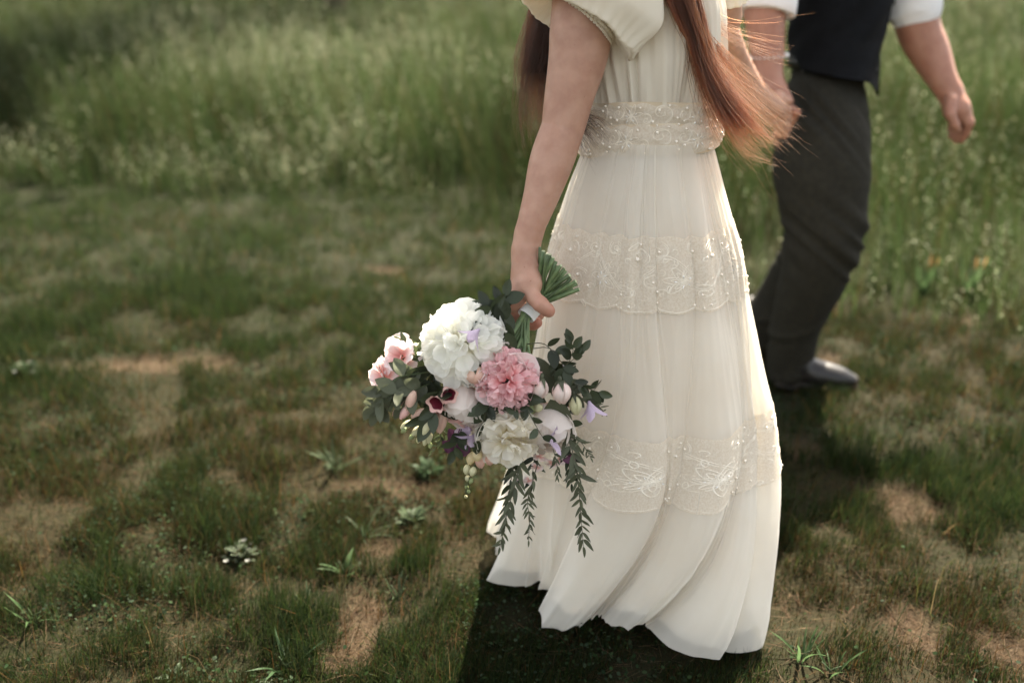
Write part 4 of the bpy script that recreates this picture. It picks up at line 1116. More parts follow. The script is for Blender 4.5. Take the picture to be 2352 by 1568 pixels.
M_PALEBUD = leafy('pale_bud', (.66, .62, .40), (.60, .58, .36), trans=.25, rough=.5, rand=.12)
M_GREENBUD = leafy('green_bud', (.24, .30, .12), (.30, .34, .16), trans=.2, rough=.5, rand=.15)
M_DARKLEAF = leafy('dark_leaf', (.026, .036, .018), (.044, .055, .028), trans=.26, rough=.42, spec=.35, scale=60, rand=.45)
M_GREYLEAF = leafy('grey_green_leaf', (.078, .088, .052), (.105, .115, .070), trans=.30, rough=.5, spec=.3, scale=60, rand=.25)
M_MIDLEAF = leafy('mid_leaf', (.058, .078, .034), (.078, .098, .044), trans=.28, rough=.45, spec=.35, scale=60, rand=.30)
M_STEM = leafy('cut_stem', (.13, .18, .075), (.085, .13, .055), trans=.03, rough=.45, spec=.4, scale=90, rand=.4)
M_STEMDARK = solid('thin_stem', (.075, .070, .040), (.055, .06, .035), rough=.5)
M_CUT = solid('stem_end', (.42, .46, .28), rough=.7)
M_RIBBON = fabric('ribbon', (.84, .84, .81), (.80, .80, .77), .12, 0, weave=600)

# ---- petals and leaves, each shape shared by many
def petal_mesh(name, mat, W, cup, curl, ruffle, notch, seed, nu=9, nv=8):
    r = np.random.default_rng(seed); ph = r.uniform(0, 6.28, 6)
    A = []; T = []
    for j in range(nv):
        v = j / (nv - 1)
        w = W * (v ** .6) * (1.0 - .30 * v ** 5) + .05
        for i in range(nu):
            u = -1 + 2 * i / (nu - 1)
            rag = notch * (.5 * math.sin(5 * u + ph[0]) + .6 * math.sin(11 * u + ph[1]) + .4 * r.normal()) * v ** 4
            y = v * (1 - (.24 if cup != .50 else .42) * u * u * v) + rag
            x = u * w
            z = cup * (u * u) * W * (.4 + .6 * v) + curl * v * v + ruffle * (math.sin(4 * u + ph[2] + 3 * v) + .7 * math.sin(9 * u + ph[3])) * v * v
            A.append((x, y, z)); T.append((v, abs(u), 0))
    return make_mesh(name, np.array(A), gridf(nv, nu), mat, True, np.array(T))
def leaf_mesh(name, mat, W, fold, curl, tip, seed, nv=9):
    r = np.random.default_rng(seed); A = []
    for j in range(nv):
        v = j / (nv - 1)
        w = W * (math.sin(math.pi * min(1, v ** tip)) ** .75) * .5 + .004
        for u in (-1, -.5, 0, .5, 1):
            A.append((u * w + .04 * math.sin(3 * v + seed), v, fold * abs(u) * w + curl * v * v + .012 * math.sin(8 * v + u * 2 + seed)))
    return make_mesh(name, np.array(A), gridf(nv, 5), mat)
def petal_set(mat, W, cup, curl, ruffle, notch, n=5, s0=0):
    return [petal_mesh('petal', mat, W * (1 + .12 * ((k % 3) - 1)), cup, curl, ruffle, notch, s0 + k) for k in range(n)]
def flower_root(name, c, label=None):
    o = bpy.data.objects.new(name, None); link(o, bq, c)
    if label: o['label'] = label
    return o
def basis(ax):
    ax = nrm(ax); e1 = nrm(np.cross(ax, [.3, .2, 1])); return ax, e1, np.cross(ax, e1)
def peony(name, c, ax, R, sets, n, label=None, amax=105, amin=6, base=.35, guard=None, jit=.16, lay=False, l0=.72, l1=.33, wid=1.0):
    ax, e1, e2 = basis(ax); fr = flower_root(name, c, label)
    for i in range(n):
        q = math.sqrt((i + .5) / n); al = math.radians(amin + (amax - amin) * q + RNG.normal(0, 6)); az = i * 2.39996 + RNG.normal(0, .15)
        rd = e1 * math.cos(az) + e2 * math.sin(az)
        rad = nrm(ax * math.cos(al) + rd * math.sin(al)); tan = rd * math.cos(al) - ax * math.sin(al)
        wr = RNG.uniform(.45, .95) if lay else 1.0
        d = nrm(rad * wr + tan * (1.15 - wr) * 1.1 + RNG.normal(0, jit, 3)) if lay else nrm(rad + RNG.normal(0, jit, 3))
        z = rad - d * np.dot(rad, d) + (RNG.normal(0, .25, 3)) - tan * .25 if lay else -rd * math.cos(al) + ax * math.sin(al) + RNG.normal(0, .2, 3)
        L = R * (l0 + l1 * q) * (1 + base) / 1.1 * RNG.uniform(.88, 1.1)
        b0 = np.asarray(c) - ax * base * R * (.5 if lay else 1) + (rad * R * .62 - tan * L * .22 if lay else d * R * .12)
        place(random.choice(sets), 'petal', fr, b0, frame(d, z), (L * wid * (.62 if lay else 1), L * (.58 if lay else 1), L * (.58 if lay else 1)))
    if guard:
        gs, k, al, L = guard
        for i in range(k):
            az = i * 2 * math.pi / k + RNG.normal(0, .12); a = math.radians(al + RNG.normal(0, 7))
            rd = e1 * math.cos(az) + e2 * math.sin(az); d = nrm(ax * math.cos(a) + rd * math.sin(a))
            place(random.choice(gs), 'petal', fr, np.asarray(c) - ax * .45 * R, frame(d, -rd * math.cos(a) + ax * math.sin(a)), L * R * RNG.uniform(.9, 1.1))
    return fr
W1 = petal_set(M_WHITE, .42, .35, .10, .05, .035, 6, 10); W2 = petal_set(M_WHITE, .62, .40, .16, .03, .03, 4, 30)
C1 = petal_set(M_CREAM, .46, .35, .12, .05, .035, 6, 50); C2 = petal_set(M_CREAM, .70, .55, .26, .03, .02, 4, 60)
B2 = petal_set(M_BLUSH, .78, .50, .62, .012, .008, 5, 80)
K1 = petal_set(M_PINK, .34, .55, .06, .10, .05, 7, 100); PP = petal_set(M_PALEPINK, .70, .5, .22, .03, .015, 4, 120); PW = petal_set(M_PALEPINK, .55, .25, -.12, .07, .02, 5, 130)
def globe_petal(name, mat, top, W, lip, seed, nu=13, nv=13):
    r = np.random.default_rng(seed); ph = r.uniform(0, 6.28, 4); A = []; T = []
    for j in range(nv):
        v = j / (nv - 1); th = math.radians(-80 + (top + 80) * v)
        for i in range(nu):
            u = -1 + 2 * i / (nu - 1)
            az = u * W * (1 - .25 * v ** 3) ; t2 = th - math.radians(16) * u * u * v ** 2 + .05 * math.sin(5 * u + ph[0]) * v ** 4
            rr = 1 + lip * v ** 6 + .025 * math.sin(3 * u + ph[1] + 2 * v) + .03 * abs(u) ** 3
            A.append((rr * math.cos(t2) * math.sin(az), rr * 1.05 * math.sin(t2), rr * math.cos(t2) * math.cos(az))); T.append((v, abs(u), 0))
    return make_mesh(name, np.array(A), gridf(nv, nu), mat, True, np.array(T))
def globe(name, c, ax, R, mat, label, seed):
    ax, e1, e2 = basis(ax); fr = flower_root(name, c, label)
    for l, (n, top, lip, sc) in enumerate(((4, 80, .0, .66), (5, 68, .05, .78), (5, 52, .10, .89), (6, 30, .16, 1.0))):
        me = [globe_petal('petal', mat, top + 6 * k, .95 - .05 * l, lip, seed + 10 * l + k) for k in range(2)]
        for k in range(n):
            a = 2 * math.pi * k / n + l * .6 + RNG.normal(0, .1); zz = e1 * math.cos(a) + e2 * math.sin(a)
            place(me[k % 2], 'petal', fr, c, frame(nrm(ax + RNG.normal(0, .05, 3)), zz), R * sc * RNG.uniform(.96, 1.04))
    return fr
def Q(x, y, Y): return P(x, y, Y)
def px(r, c): return r * pxm(c)

c = Q(1064, 792, 1.635)
peony('white_peony', c, [-.12, -.85, .34], px(80, c), W1, 150, 'big fluffy white peony', amax=118, lay=True, jit=.22, guard=(W2, 10, 98, 1.3))
c = Q(1166, 876, 1.60)
peony('pink_peony', c, [.12, -.93, .22], px(60, c), K1, 140, 'deep pink peony with paler outer petals', amax=108, jit=.3, lay=True, guard=(PP, 9, 74, 1.34))
c = Q(1163, 1000, 1.60)
peony('cream_peony', c, [-.05, -.75, -.30], px(66, c), C1, 96, 'cream peony hanging below the pink one', amax=112, lay=True, jit=.2, guard=(C2, 9, 78, 1.25))
c = Q(1258, 985, 1.625)
globe('blush_peony', c, [.15, -.62, -.45], px(56, c), M_BLUSH, 'half-open blush peony bud beside the cream peony', 400)
c = Q(1062, 932, 1.615)
globe('blush_peony', c, [-.25, -.60, -.5], px(48, c), M_BLUSH, 'half-open blush peony left of the pink peony', 500)
c = Q(918, 816, 1.655)
peony('pink_blossom', c, [-.35, -.72, .40], px(40, c), PW, 14, 'pale pink blossom with a rosy throat', amax=92, amin=20)
c = Q(872, 868, 1.655)
peony('pink_blossom', c, [-.75, -.55, .05], px(38, c), PW, 13, 'pale pink blossom at the far end', amax=92, amin=20)
c = Q(962, 806, 1.67)
peony('white_blossom', c, [-.5, -.6, .5], px(22, c), petal_set(M_WHITE, .6, .5, .2, .03, .01, 3, 150), 9, amax=80, amin=15)
c = Q(1250, 1058, 1.63)
for (x, y, r, Y) in ((1240, 1050, 15, 1.625), (1290, 1052, 17, 1.63), (1268, 1066, 14, 1.62), (1215, 1104, 11, 1.625), (1232, 1074, 12, 1.63), (1196, 1108, 8, 1.63), (1220, 1030, 12, 1.62)):
    c = Q(x, y, Y); peony('pink_floret', c, [random.uniform(-.5, .5), -.7, random.uniform(-.6, .1)], px(r, c), PW, 7, amax=85, amin=20)

# ---- buds: rounded, closed, overlapping wraps
def bud(name, c, ax, L, W, mat, n=3, calyx=True, twist=.5):
    ax, e1, e2 = basis(ax); fr = flower_root(name, c)
    for k in range(n):
        A = []
        for j in range(9):
            v = j / 8; r = W * (math.sin(math.pi * (v * .86 + .07)) ** .8) * (1 + .06 * k)
            row = []
            for i in range(9):
                a = 2 * math.pi * k / n + (i / 8 - .5) * (2 * math.pi / n + 1.3) + twist * v
                rr = r * (.94 + .10 * i / 8)
                row.append(np.asarray(c) + ax * (L * (v - .5) * (1 + .05 * math.sin(i + k))) + (e1 * math.cos(a) + e2 * math.sin(a)) * rr)
            A.append(row)
        mb = MB(); mb.grid(A); mb.build('petal', mat, fr)
    if calyx:
        mb = MB()
        for k in range(5):
            a = 2 * math.pi * k / 5; rd = e1 * math.cos(a) + e2 * math.sin(a); t = np.cross(ax, rd); b = np.asarray(c) - ax * L * .52
            A = [[b + rd * W * (.25 + .75 * v ** .7) * 1.08 + ax * L * (.42 * v - .02) + t * u * W * .34 * (1 - v) for u in (-1, 0, 1)] for v in np.linspace(0, 1, 5)]
            mb.grid(A)
        mb.tube([np.asarray(c) - ax * L * .75, np.asarray(c) - ax * L * .46], [W * .22, W * .34], 6)
        mb.build('calyx', M_GREYLEAF, fr)
    return fr
def bd(name, x, y, Y, dx, dy, L, W, mat, **k):
    c = Q(x, y, Y); a = nrm(P(x + dx, y + dy, Y - .0) - c + np.array([0, -.002, 0])); return bud(name, c, a, px(L, c), px(W, c), mat, **k)
bd('rosebud', 1239, 893, 1.60, -4, 20, 48, 19, M_BUDPINK)
bd('rosebud', 1289, 901, 1.60, 2, 20, 52, 21, M_BUDPINK)
bd('rosebud', 1321, 930, 1.62, 3, 20, 46, 14, M_PALEBUD)
bd('rosebud', 1094, 860, 1.605, 2, 12, 44, 26, M_PEACH, twist=.9)
bd('green_bud', 1216, 938, 1.605, 12, 1, 34, 14, M_GREENBUD)
bd('green_bud', 1236, 936, 1.600, 12, -2, 22, 10, M_PALEBUD, calyx=False)
# foxglove spire at the lower left: fat buds shrinking to green tips
for x, y, dx, dy, L, W, m_ in ((966, 950, -12, 3, 36, 12, M_PEACH), (962, 966, -12, 2, 38, 12.5, M_PALEBUD), (1012, 968, -2, 12, 44, 15, M_PEACH), (992, 972, -4, 12, 42, 13, M_PEACH), (980, 982, -5, 11, 34, 11, M_PALEBUD),
                            (935, 975, -11, 6, 27, 9.5, M_PALEBUD), (958, 990, -9, 8, 25, 10, M_PALEBUD), (985, 1003, -2, 12, 26, 9, M_PALEBUD), (946, 1003, -7, 7, 14, 6, M_GREENBUD), (963, 1008, -4, 9, 16, 6.5, M_PALEBUD), (976, 1014, -2, 9, 15, 6.5, M_PALEBUD), (988, 1022, -1, 9, 12, 5.5, M_GREENBUD), (928, 988, -8, 6, 13, 6, M_GREENBUD), (944, 920, -5, 12, 40, 13, M_PEACH), (918, 925, -4, 12, 40, 13, M_PEACH), (932, 945, -8, 10, 34, 11, M_FOX), (905, 905, -7, 10, 30, 11, M_PEACH), (912, 945, -8, 8, 22, 8, M_FOX)):
    bd('foxglove_bud', x, y, 1.605 + random.uniform(-.015, .012), dx, dy, L * 1.22, W * .88, m_, calyx=False, n=3, twist=.25)
# foxglove bells with dark throats
def bell(name, c, ax, L, R, mat, throat, lobes=5, flare=.5, pinch=.35):
    ax, e1, e2 = basis(ax); fr = flower_root(name, c)
    def surf(off, v0, v1, rs):
        A = []
        for v in np.linspace(v0, v1, 9):
            r = R * (pinch + (1 - pinch) * v ** .8 + flare * max(0, v - .75) ** 1.2 * 2.2) * rs
            row = []
            for i in range(30):
                a = 2 * math.pi * i / 30; lb = 1 + .07 * math.cos(lobes * a) * v ** 3
                row.append(np.asarray(c) + ax * (L * (v - 1) + .05 * L * math.cos(lobes * a) * v ** 4) + (e1 * math.cos(a) + e2 * math.sin(a)) * r * lb + ax * off)
            A.append(row)
        return A
    mb = MB(); mb.grid(surf(0, .02, 1.06, 1.0), True); mb.build('bell', mat, fr)
    mb = MB(); mb.grid(surf(0, .04, .90, .93), True); mb.build('throat', throat, fr)
    return fr
for x, y, Y, ax, L, R in ((1000, 928, 1.572, [-.35, -.7, -.1], 38, 17), (1032, 908, 1.58, [.25, -.8, -.05], 38, 15.5), (1018, 948, 1.605, [-.05, -.6, -.6], 44, 21), (1048, 972, 1.62, [-.3, -.4, -.7], 46, 20)):
    c = Q(x, y, Y); bell('foxglove_bell', c, ax, px(L, c), px(R, c), M_FOX, M_MAROON if y < 940 else M_FOX)
# clematis: long lilac bells whose four petals curl back
CL = [petal_mesh('petal', M_LILAC, .20, .9, -.22 - .1 * k, .02, .02, 200 + k, 7, 9) for k in range(3)]
def clematis(x, y, Y, ax, L, mat=None, spread=24):
    c = Q(x, y, Y); ax, e1, e2 = basis(ax); fr = flower_root('clematis', c); L = px(L, c)
    for k in range(4):
        a = k * math.pi / 2 + .4; rd = e1 * math.cos(a) + e2 * math.sin(a); al = math.radians(spread); d = ax * math.cos(al) + rd * math.sin(al)
        place(CL[k % 3], 'petal', fr, c - ax * L * .5 + rd * L * .03, frame(d, -rd * math.cos(al) + ax * math.sin(al)), (L, L, L))
    return fr
def imgdir(x0, y0, x1, y1, Y, dY=0): return nrm(P(x1, y1, Y + dY) - P(x0, y0, Y))
clematis(1084, 772, 1.555, imgdir(1100, 758, 1072, 785, 1.56, -.008), 50)
clematis(1360, 944, 1.62, imgdir(1354, 925, 1366, 962, 1.62, -.006), 52)
clematis(1078, 1016, 1.60, imgdir(1090, 1000, 1066, 1030, 1.60, -.01), 50, spread=34)
clematis(1064, 990, 1.605, imgdir(1080, 990, 1056, 996, 1.60, -.01), 46, spread=38)
clematis(1276, 1010, 1.575, imgdir(1258, 1010, 1292, 1012, 1.57, -.012), 48, spread=34)
clematis(1300, 852, 1.65, imgdir(1295, 835, 1312, 862, 1.65), 34)
PU = [petal_mesh('petal', M_PURPLE, .42, .3, .1, .08, .05, 220 + k) for k in range(3)]
for x, y, Y, d, L in ((1016, 1012, 1.625, (22, 22), 38), (1040, 1018, 1.62, (20, 18), 40), (1030, 985, 1.64, (16, 26), 52), (1056, 1020, 1.615, (14, 16), 32), (1294, 1058, 1.615, (22, -4), 30), (1052, 1000, 1.62, (18, -14), 30)):
    c = Q(x, y, Y); place(random.choice(PU), 'petal', bq, c, frame(imgdir(x, y, x + d[0], y + d[1], Y), [random.uniform(-.3, .3), -.8, .4]), px(L, c))

# ---- foliage: sprigs with paired leaves
LV = {'dark': [leaf_mesh('leaf', M_DARKLEAF, .52, .25, -.12 + .1 * k, .85, k) for k in range(4)],
      'grey': [leaf_mesh('leaf', M_GREYLEAF, .50, .2, -.15 + .1 * k, .85, 10 + k) for k in range(4)],
      'slim': [leaf_mesh('leaf', M_GREYLEAF, .24, .2, -.18 + .14 * k, .75, 20 + k) for k in range(4)],
      'slimd': [leaf_mesh('leaf', M_DARKLEAF, .28, .2, -.18 + .14 * k, .75, 30 + k) for k in range(4)],
      'mid': [leaf_mesh('leaf', M_MIDLEAF, .42, .22, -.12 + .1 * k, .8, 40 + k) for k in range(4)],
      'broad': [leaf_mesh('leaf', M_GREYLEAF, .58, .15, -.1, .8, 50 + k) for k in range(3)]}
def sprig(pts, kind, size, n, ang=50, start=.25, rstem=1.6, tipleaf=True, taper=.5, mat=None, face=None, jit=.25):
    """pts: photo pixels with depth; leaves in alternating pairs along the stem; size in photo pixels"""
    p3 = np.array([P(*q) for q in pts]); n0 = max(10, 4 * len(pts)); path = spline(p3, n0)
    mb = MB(); w = pxm(path[0]); mb.tube(path, np.linspace(rstem, rstem * .45, n0) * w, 6)
    o = mb.build('sprig', mat or M_STEMDARK, bq, loc=path[0])
    for i in range(n):
        t = start + (1 - start) * (i + .4) / n; k = min(n0 - 2, int(t * (n0 - 1))); q = path[k]; d = nrm(path[k + 1] - path[k])
        view = nrm(face if face is not None else np.array([RNG.normal(0, .35), -1, .35 + RNG.normal(0, .35)]))
        side = nrm(np.cross(d, view)) * (1 if i % 2 else -1)
        a = math.radians(ang + RNG.normal(0, 12)); dr = nrm(d * math.cos(a) + side * math.sin(a) + RNG.normal(0, jit, 3) * .6)
        s = size * (1 - taper * t) * RNG.uniform(.8, 1.2) * w
        place(random.choice(LV[kind]), 'leaf', o, q, frame(dr, view + RNG.normal(0, jit, 3)), (s * RNG.uniform(.75, 1.2), s, s * RNG.uniform(-.6, 2.2)))
    if tipleaf:
        d = nrm(path[-1] - path[-2]); place(random.choice(LV[kind]), 'leaf', o, path[-1], frame(d, [0, -1, .3]), size * (1 - taper) * w)
    return o
# hanging sprays
sprig([(1196, 1040, 1.63), (1186, 1100, 1.60), (1166, 1170, 1.585), (1158, 1215, 1.585), (1148, 1256, 1.59)], 'slim', 52, 26, 28, .05, 1.6, taper=.55)
sprig([(1180, 1045, 1.66), (1174, 1100, 1.64), (1164, 1160, 1.63), (1158, 1205, 1.63)], 'slimd', 44, 14, 28, .05, 1.4)
sprig([(1236, 1060, 1.62), (1222, 1110, 1.60), (1212, 1150, 1.595), (1216, 1195, 1.59), (1214, 1240, 1.59)], 'slim', 34, 24, 32, .25, 1.4, taper=.45)
sprig([(1300, 980, 1.625), (1318, 1050, 1.60), (1328, 1110, 1.59), (1334, 1180, 1.585), (1340, 1254, 1.585)], 'slim', 46, 40, 32, .05, 1.6, taper=.35)
sprig([(1306, 1000, 1.64), (1306, 1060, 1.62), (1312, 1110, 1.61)], 'slimd', 44, 12, 35, .1, 1.4)
sprig([(1300, 990, 1.62), (1330, 1010, 1.605), (1348, 1035, 1.60), (1356, 1050, 1.60)], 'slim', 30, 9, 40, .25, 1.2)
sprig([(1230, 1040, 1.645), (1226, 1060, 1.64), (1222, 1110, 1.63)], 'slimd', 46, 6, 30, .1, 1.3)
sprig([(1270, 1030, 1.61), (1278, 1060, 1.60), (1282, 1096, 1.60)], 'slim', 30, 8, 34, .2, 1.2)
# leaves at the left end
sprig([(1010, 850, 1.66), (960, 858, 1.62), (915, 868, 1.61), (880, 905, 1.60), (862, 928, 1.605)], 'grey', 64, 11, 48, .2, 2.0, taper=.2, mat=M_MIDLEAF)
sprig([(1000, 875, 1.65), (965, 890, 1.61), (940, 905, 1.60), (925, 930, 1.60)], 'grey', 48, 7, 42, .2, 1.7, taper=.15, mat=M_MIDLEAF)
sprig([(1030, 885, 1.64), (1012, 905, 1.60), (998, 935, 1.595), (985, 962, 1.595)], 'dark', 66, 6, 46, .15, 2.0, taper=.1, mat=M_MIDLEAF)
sprig([(1000, 850, 1.66), (975, 870, 1.635), (955, 885, 1.63)], 'dark', 84, 5, 45, .1, 1.8, taper=.1)
sprig([(1010, 830, 1.69), (975, 825, 1.66), (950, 815, 1.655), (930, 796, 1.66)], 'mid', 44, 8, 50, .2, 1.4, taper=.2, mat=M_MIDLEAF)
sprig([(985, 800, 1.69), (960, 790, 1.685), (930, 788, 1.685)], 'mid', 46, 4, 35, .3, 1.3, taper=.1)
sprig([(1010, 985, 1.655), (1012, 1010, 1.65), (990, 1040, 1.645)], 'mid', 20, 10, 40, .2, 1.0)
sprig([(1020, 990, 1.655), (1030, 1005, 1.655), (1022, 1042, 1.65)], 'mid', 14, 8, 45, .2, .9)
sprig([(960, 870, 1.63), (920, 895, 1.60), (885, 915, 1.595), (868, 945, 1.60)], 'grey', 54, 8, 46, .3, 1.4, taper=.2, mat=M_MIDLEAF)
# dark leaves above the white peony, beside the hand
sprig([(1190, 790, 1.665), (1160, 760, 1.655), (1135, 730, 1.655), (1120, 705, 1.66)], 'dark', 58, 9, 44, .15, 1.6, taper=.25)
sprig([(1190, 790, 1.66), (1165, 785, 1.64), (1140, 775, 1.63), (1112, 760, 1.628)], 'dark', 56, 9, 50, .15, 1.6, taper=.25)
sprig([(1175, 770, 1.66), (1160, 735, 1.66), (1150, 705, 1.665), (1158, 680, 1.67)], 'dark', 52, 8, 40, .2, 1.5, taper=.2)
sprig([(1200, 800, 1.655), (1175, 805, 1.635), (1150, 815, 1.625)], 'dark', 70, 5, 45, .1, 1.6, taper=.1)
# twining sprays at the right
sprig([(1210, 790, 1.66), (1250, 790, 1.645), (1285, 825, 1.635), (1296, 850, 1.63)], 'dark', 46, 8, 50, .42, 1.3, taper=.1)
sprig([(1225, 800, 1.655), (1262, 800, 1.64), (1298, 838, 1.63), (1316, 806, 1.62), (1312, 788, 1.62)], 'dark', 40, 5, 38, .62, 1.2, taper=.1)
sprig([(1298, 838, 1.63), (1318, 824, 1.62), (1334, 806, 1.62)], 'dark', 38, 3, 30, .5, 1.1, taper=.1)
sprig([(1250, 840, 1.655), (1300, 870, 1.64), (1345, 890, 1.635), (1375, 900, 1.635)], 'dark', 48, 10, 48, .3, 1.3, taper=.25)
sprig([(1230, 820, 1.66), (1262, 870, 1.645), (1300, 895, 1.64), (1345, 920, 1.635)], 'grey', 50, 9, 35, .2, 1.8, taper=.2)
sprig([(1270, 900, 1.66), (1305, 940, 1.64), (1312, 985, 1.635)], 'dark', 50, 8, 45, .1, 1.4, taper=.1)
sprig([(1360, 930, 1.63), (1378, 935, 1.628), (1388, 948, 1.628)], 'slim', 26, 5, 45, .2, 1.0)
# the climbing spray across the front
sprig([(1200, 905, 1.60), (1212, 940, 1.575), (1235, 985, 1.565), (1252, 1012, 1.57)], 'dark', 44, 5, 55, .05, 1.5, tipleaf=False, taper=.3)
sprig([(1110, 900, 1.61), (1118, 925, 1.59), (1112, 960, 1.58), (1100, 1010, 1.585)], 'dark', 46, 9, 48, .1, 1.4, taper=.1)
sprig([(1140, 950, 1.585), (1165, 935, 1.575), (1200, 940, 1.575)], 'dark', 30, 7, 50, .1, 1.2, taper=.1)
sprig([(1060, 985, 1.62), (1052, 1010, 1.60), (1042, 1035, 1.60)], 'dark', 40, 5, 40, .1, 1.3, taper=.1)
# snapdragon spike hanging under the blush flowers
sp = sprig([(1098, 1040, 1.61), (1088, 1075, 1.60), (1074, 1110, 1.60), (1070, 1145, 1.60)], 'mid', 12, 10, 45, .3, 1.6, tipleaf=False, mat=M_MIDLEAF)
for x, y, L, W, m_ in ((1082, 1052, 30, 10, M_CREAM), (1102, 1060, 30, 11, M_BLUSH), (1096, 1046, 26, 11, M_CREAM), (1072, 1078, 24, 8, M_PALEBUD), (1086, 1082, 22, 8, M_PALEBUD), (1074, 1098, 16, 6, M_PALEBUD), (1082, 1104, 14, 5, M_GREENBUD), (1072, 1118, 11, 4.5, M_GREENBUD), (1076, 1128, 9, 4, M_GREENBUD), (1070, 1140, 8, 3.5, M_PALEBUD), (1125, 1055, 26, 11, M_BLUSH)):
    bd('snapdragon_bud', x, y, 1.60 + random.uniform(-.008, .008), random.uniform(-6, 3), 12, L, W, m_, calyx=False, twist=.3)
# leaves in the heart of the bunch
hc0 = P(1150, 905, 1.70)
for k in range(46):
    x = 1150 + float(np.clip(RNG.normal(0, 75), -120, 115)); y = 905 + float(np.clip(RNG.normal(0, 52), -75, 85))
    q = P(x, y, 1.665 + RNG.uniform(-.012, .03)); d = nrm(q - P(1190, 800, 1.70) + RNG.normal(0, .03, 3))
    place(random.choice(LV['dark' if k % 3 else 'grey']), 'leaf', bq, q, frame(d, [RNG.normal(0, .4), -1, RNG.normal(.3, .4)]), px(RNG.uniform(48, 78), q))
q = P(1262, 918, 1.615); place(LV['broad'][0], 'leaf', bq, q, frame(imgdir(1252, 905, 1300, 990, 1.615), [-.15, -1, .25]), px(110, q))
q = P(1215, 820, 1.635); place(LV['broad'][1], 'leaf', bq, q, frame(imgdir(1215, 820, 1275, 905, 1.63), [.3, -1, .35]), px(112, q))

# ---- stems: bound at the ribbon, fanning out to cut ends above and to the flowers below
bind = P(1226, 706, 1.712); W_ = pxm(bind)
axis_ = nrm(P(1247, 682, 1.725) - P(1206, 727, 1.702))
ends = None; b1, b2 = nrm(np.cross(axis_, [0, -1, .2])), None
b2 = np.cross(axis_, b1)
ends = [(1240, 568, 1.76), (1248, 577, 1.745), (1256, 584, 1.735), (1262, 585, 1.75), (1270, 592, 1.745), (1280, 610, 1.76), (1288, 610, 1.735), (1296, 616, 1.745), (1300, 622, 1.76), (1308, 632, 1.735), (1312, 640, 1.75), (1322, 646, 1.735), (1326, 652, 1.75), (1330, 664, 1.735), (1316, 664, 1.76), (1250, 590, 1.77), (1276, 600, 1.775), (1304, 650, 1.77)]
cutm = MB()
for k, (x, y, Y) in enumerate(ends):
    a = k * 2.4; rr = (.2 + .8 * math.sqrt(((k * 7) % 18 + .5) / 18)) * 13.5 * W_
    mid = bind + (b1 * math.cos(a) + b2 * math.sin(a)) * rr
    e = P(x, y, Y - .04); low = P(1190 + RNG.normal(0, 14), 790 + RNG.normal(0, 10), 1.675 + RNG.normal(0, .008)); top = mid + axis_ * 14 * W_; bot = bind + (mid - bind) * .8 - axis_ * 30 * W_
    pth = spline([low, bot, mid, top, e], 22); r = RNG.uniform(3.6, 5.4) * W_
    mb = MB(); rad = r * (1 + .10 * np.sin(np.arange(22) * 1.1 + k)); mb.tube(pth, rad, 8); o = mb.build('stem', M_STEM, bq)
    d = nrm(pth[-1] - pth[-2]); u1 = nrm(np.cross(d, [0, 0, 1])); u2 = np.cross(d, u1)
    V = [pth[-1] + d * .0006 + (u1 * math.cos(t) + u2 * math.sin(t)) * rad[-1] * .93 for t in np.linspace(0, 2 * math.pi, 8, endpoint=False)]
    obj('cut_end', V, [tuple(range(8))], M_CUT, o, False)
for x, y, Y, r in ((1110, 775, 1.67, 4), (1130, 768, 1.65, 3.5), (1150, 800, 1.64, 5), (1180, 815, 1.64, 4.5), (1200, 820, 1.65, 4.5), (1212, 830, 1.65, 4), (1216, 810, 1.66, 4), (1170, 820, 1.66, 4.5), (1140, 815, 1.64, 5.5), (1206, 835, 1.645, 3.5), (1190, 830, 1.65, 4), (1120, 780, 1.68, 3)):
    a = RNG.uniform(0, 6.28); mid = P(1206, 727, 1.702) + (b1 * math.cos(a) + b2 * math.sin(a)) * 12 * W_
    pth = spline([mid + axis_ * 10 * W_, mid, .5 * (mid + P(x, y, Y)) + [0, -.004, -.004], P(x, y, Y), P(x, y, Y) + nrm(P(x, y, Y) - mid) * .035], 14)
    mb = MB(); mb.tube(pth, r * W_ * np.linspace(.9, .75, 14), 7); mb.build('stem', M_STEM, bq)
# ribbon wound round the stems
A = []
for i, t in enumerate(np.linspace(-1, 1, 18)):
    c = bind + axis_ * ((t * 27 - 2) * W_)
    fl = 1 + .10 * t * t + .03 * math.sin(9 * t)
    A.append([c + (b1 * math.cos(a) * 1.05 + b2 * math.sin(a) * .95) * (19.5 * W_ * fl + .0007 * math.sin(14 * t + a * 2)) + axis_ * 2.5 * W_ * math.cos(a + 1) for a in np.linspace(0, 2 * math.pi, 48, endpoint=False)])
mb = MB(); mb.grid(A, True); rb = mb.build('ribbon', M_RIBBON, bq)
mb = MB(); c = bind - axis_ * 6 * W_
mb.tube([c + (b1 * math.cos(a) * 1.05 + b2 * math.sin(a) * .95) * 19.9 * W_ + axis_ * 3.5 * W_ * math.cos(a + 1) for a in np.linspace(0, 2 * math.pi, 60)], .0007, 5, False); mb.build('ribbon_edge', M_RIBBON, rb)
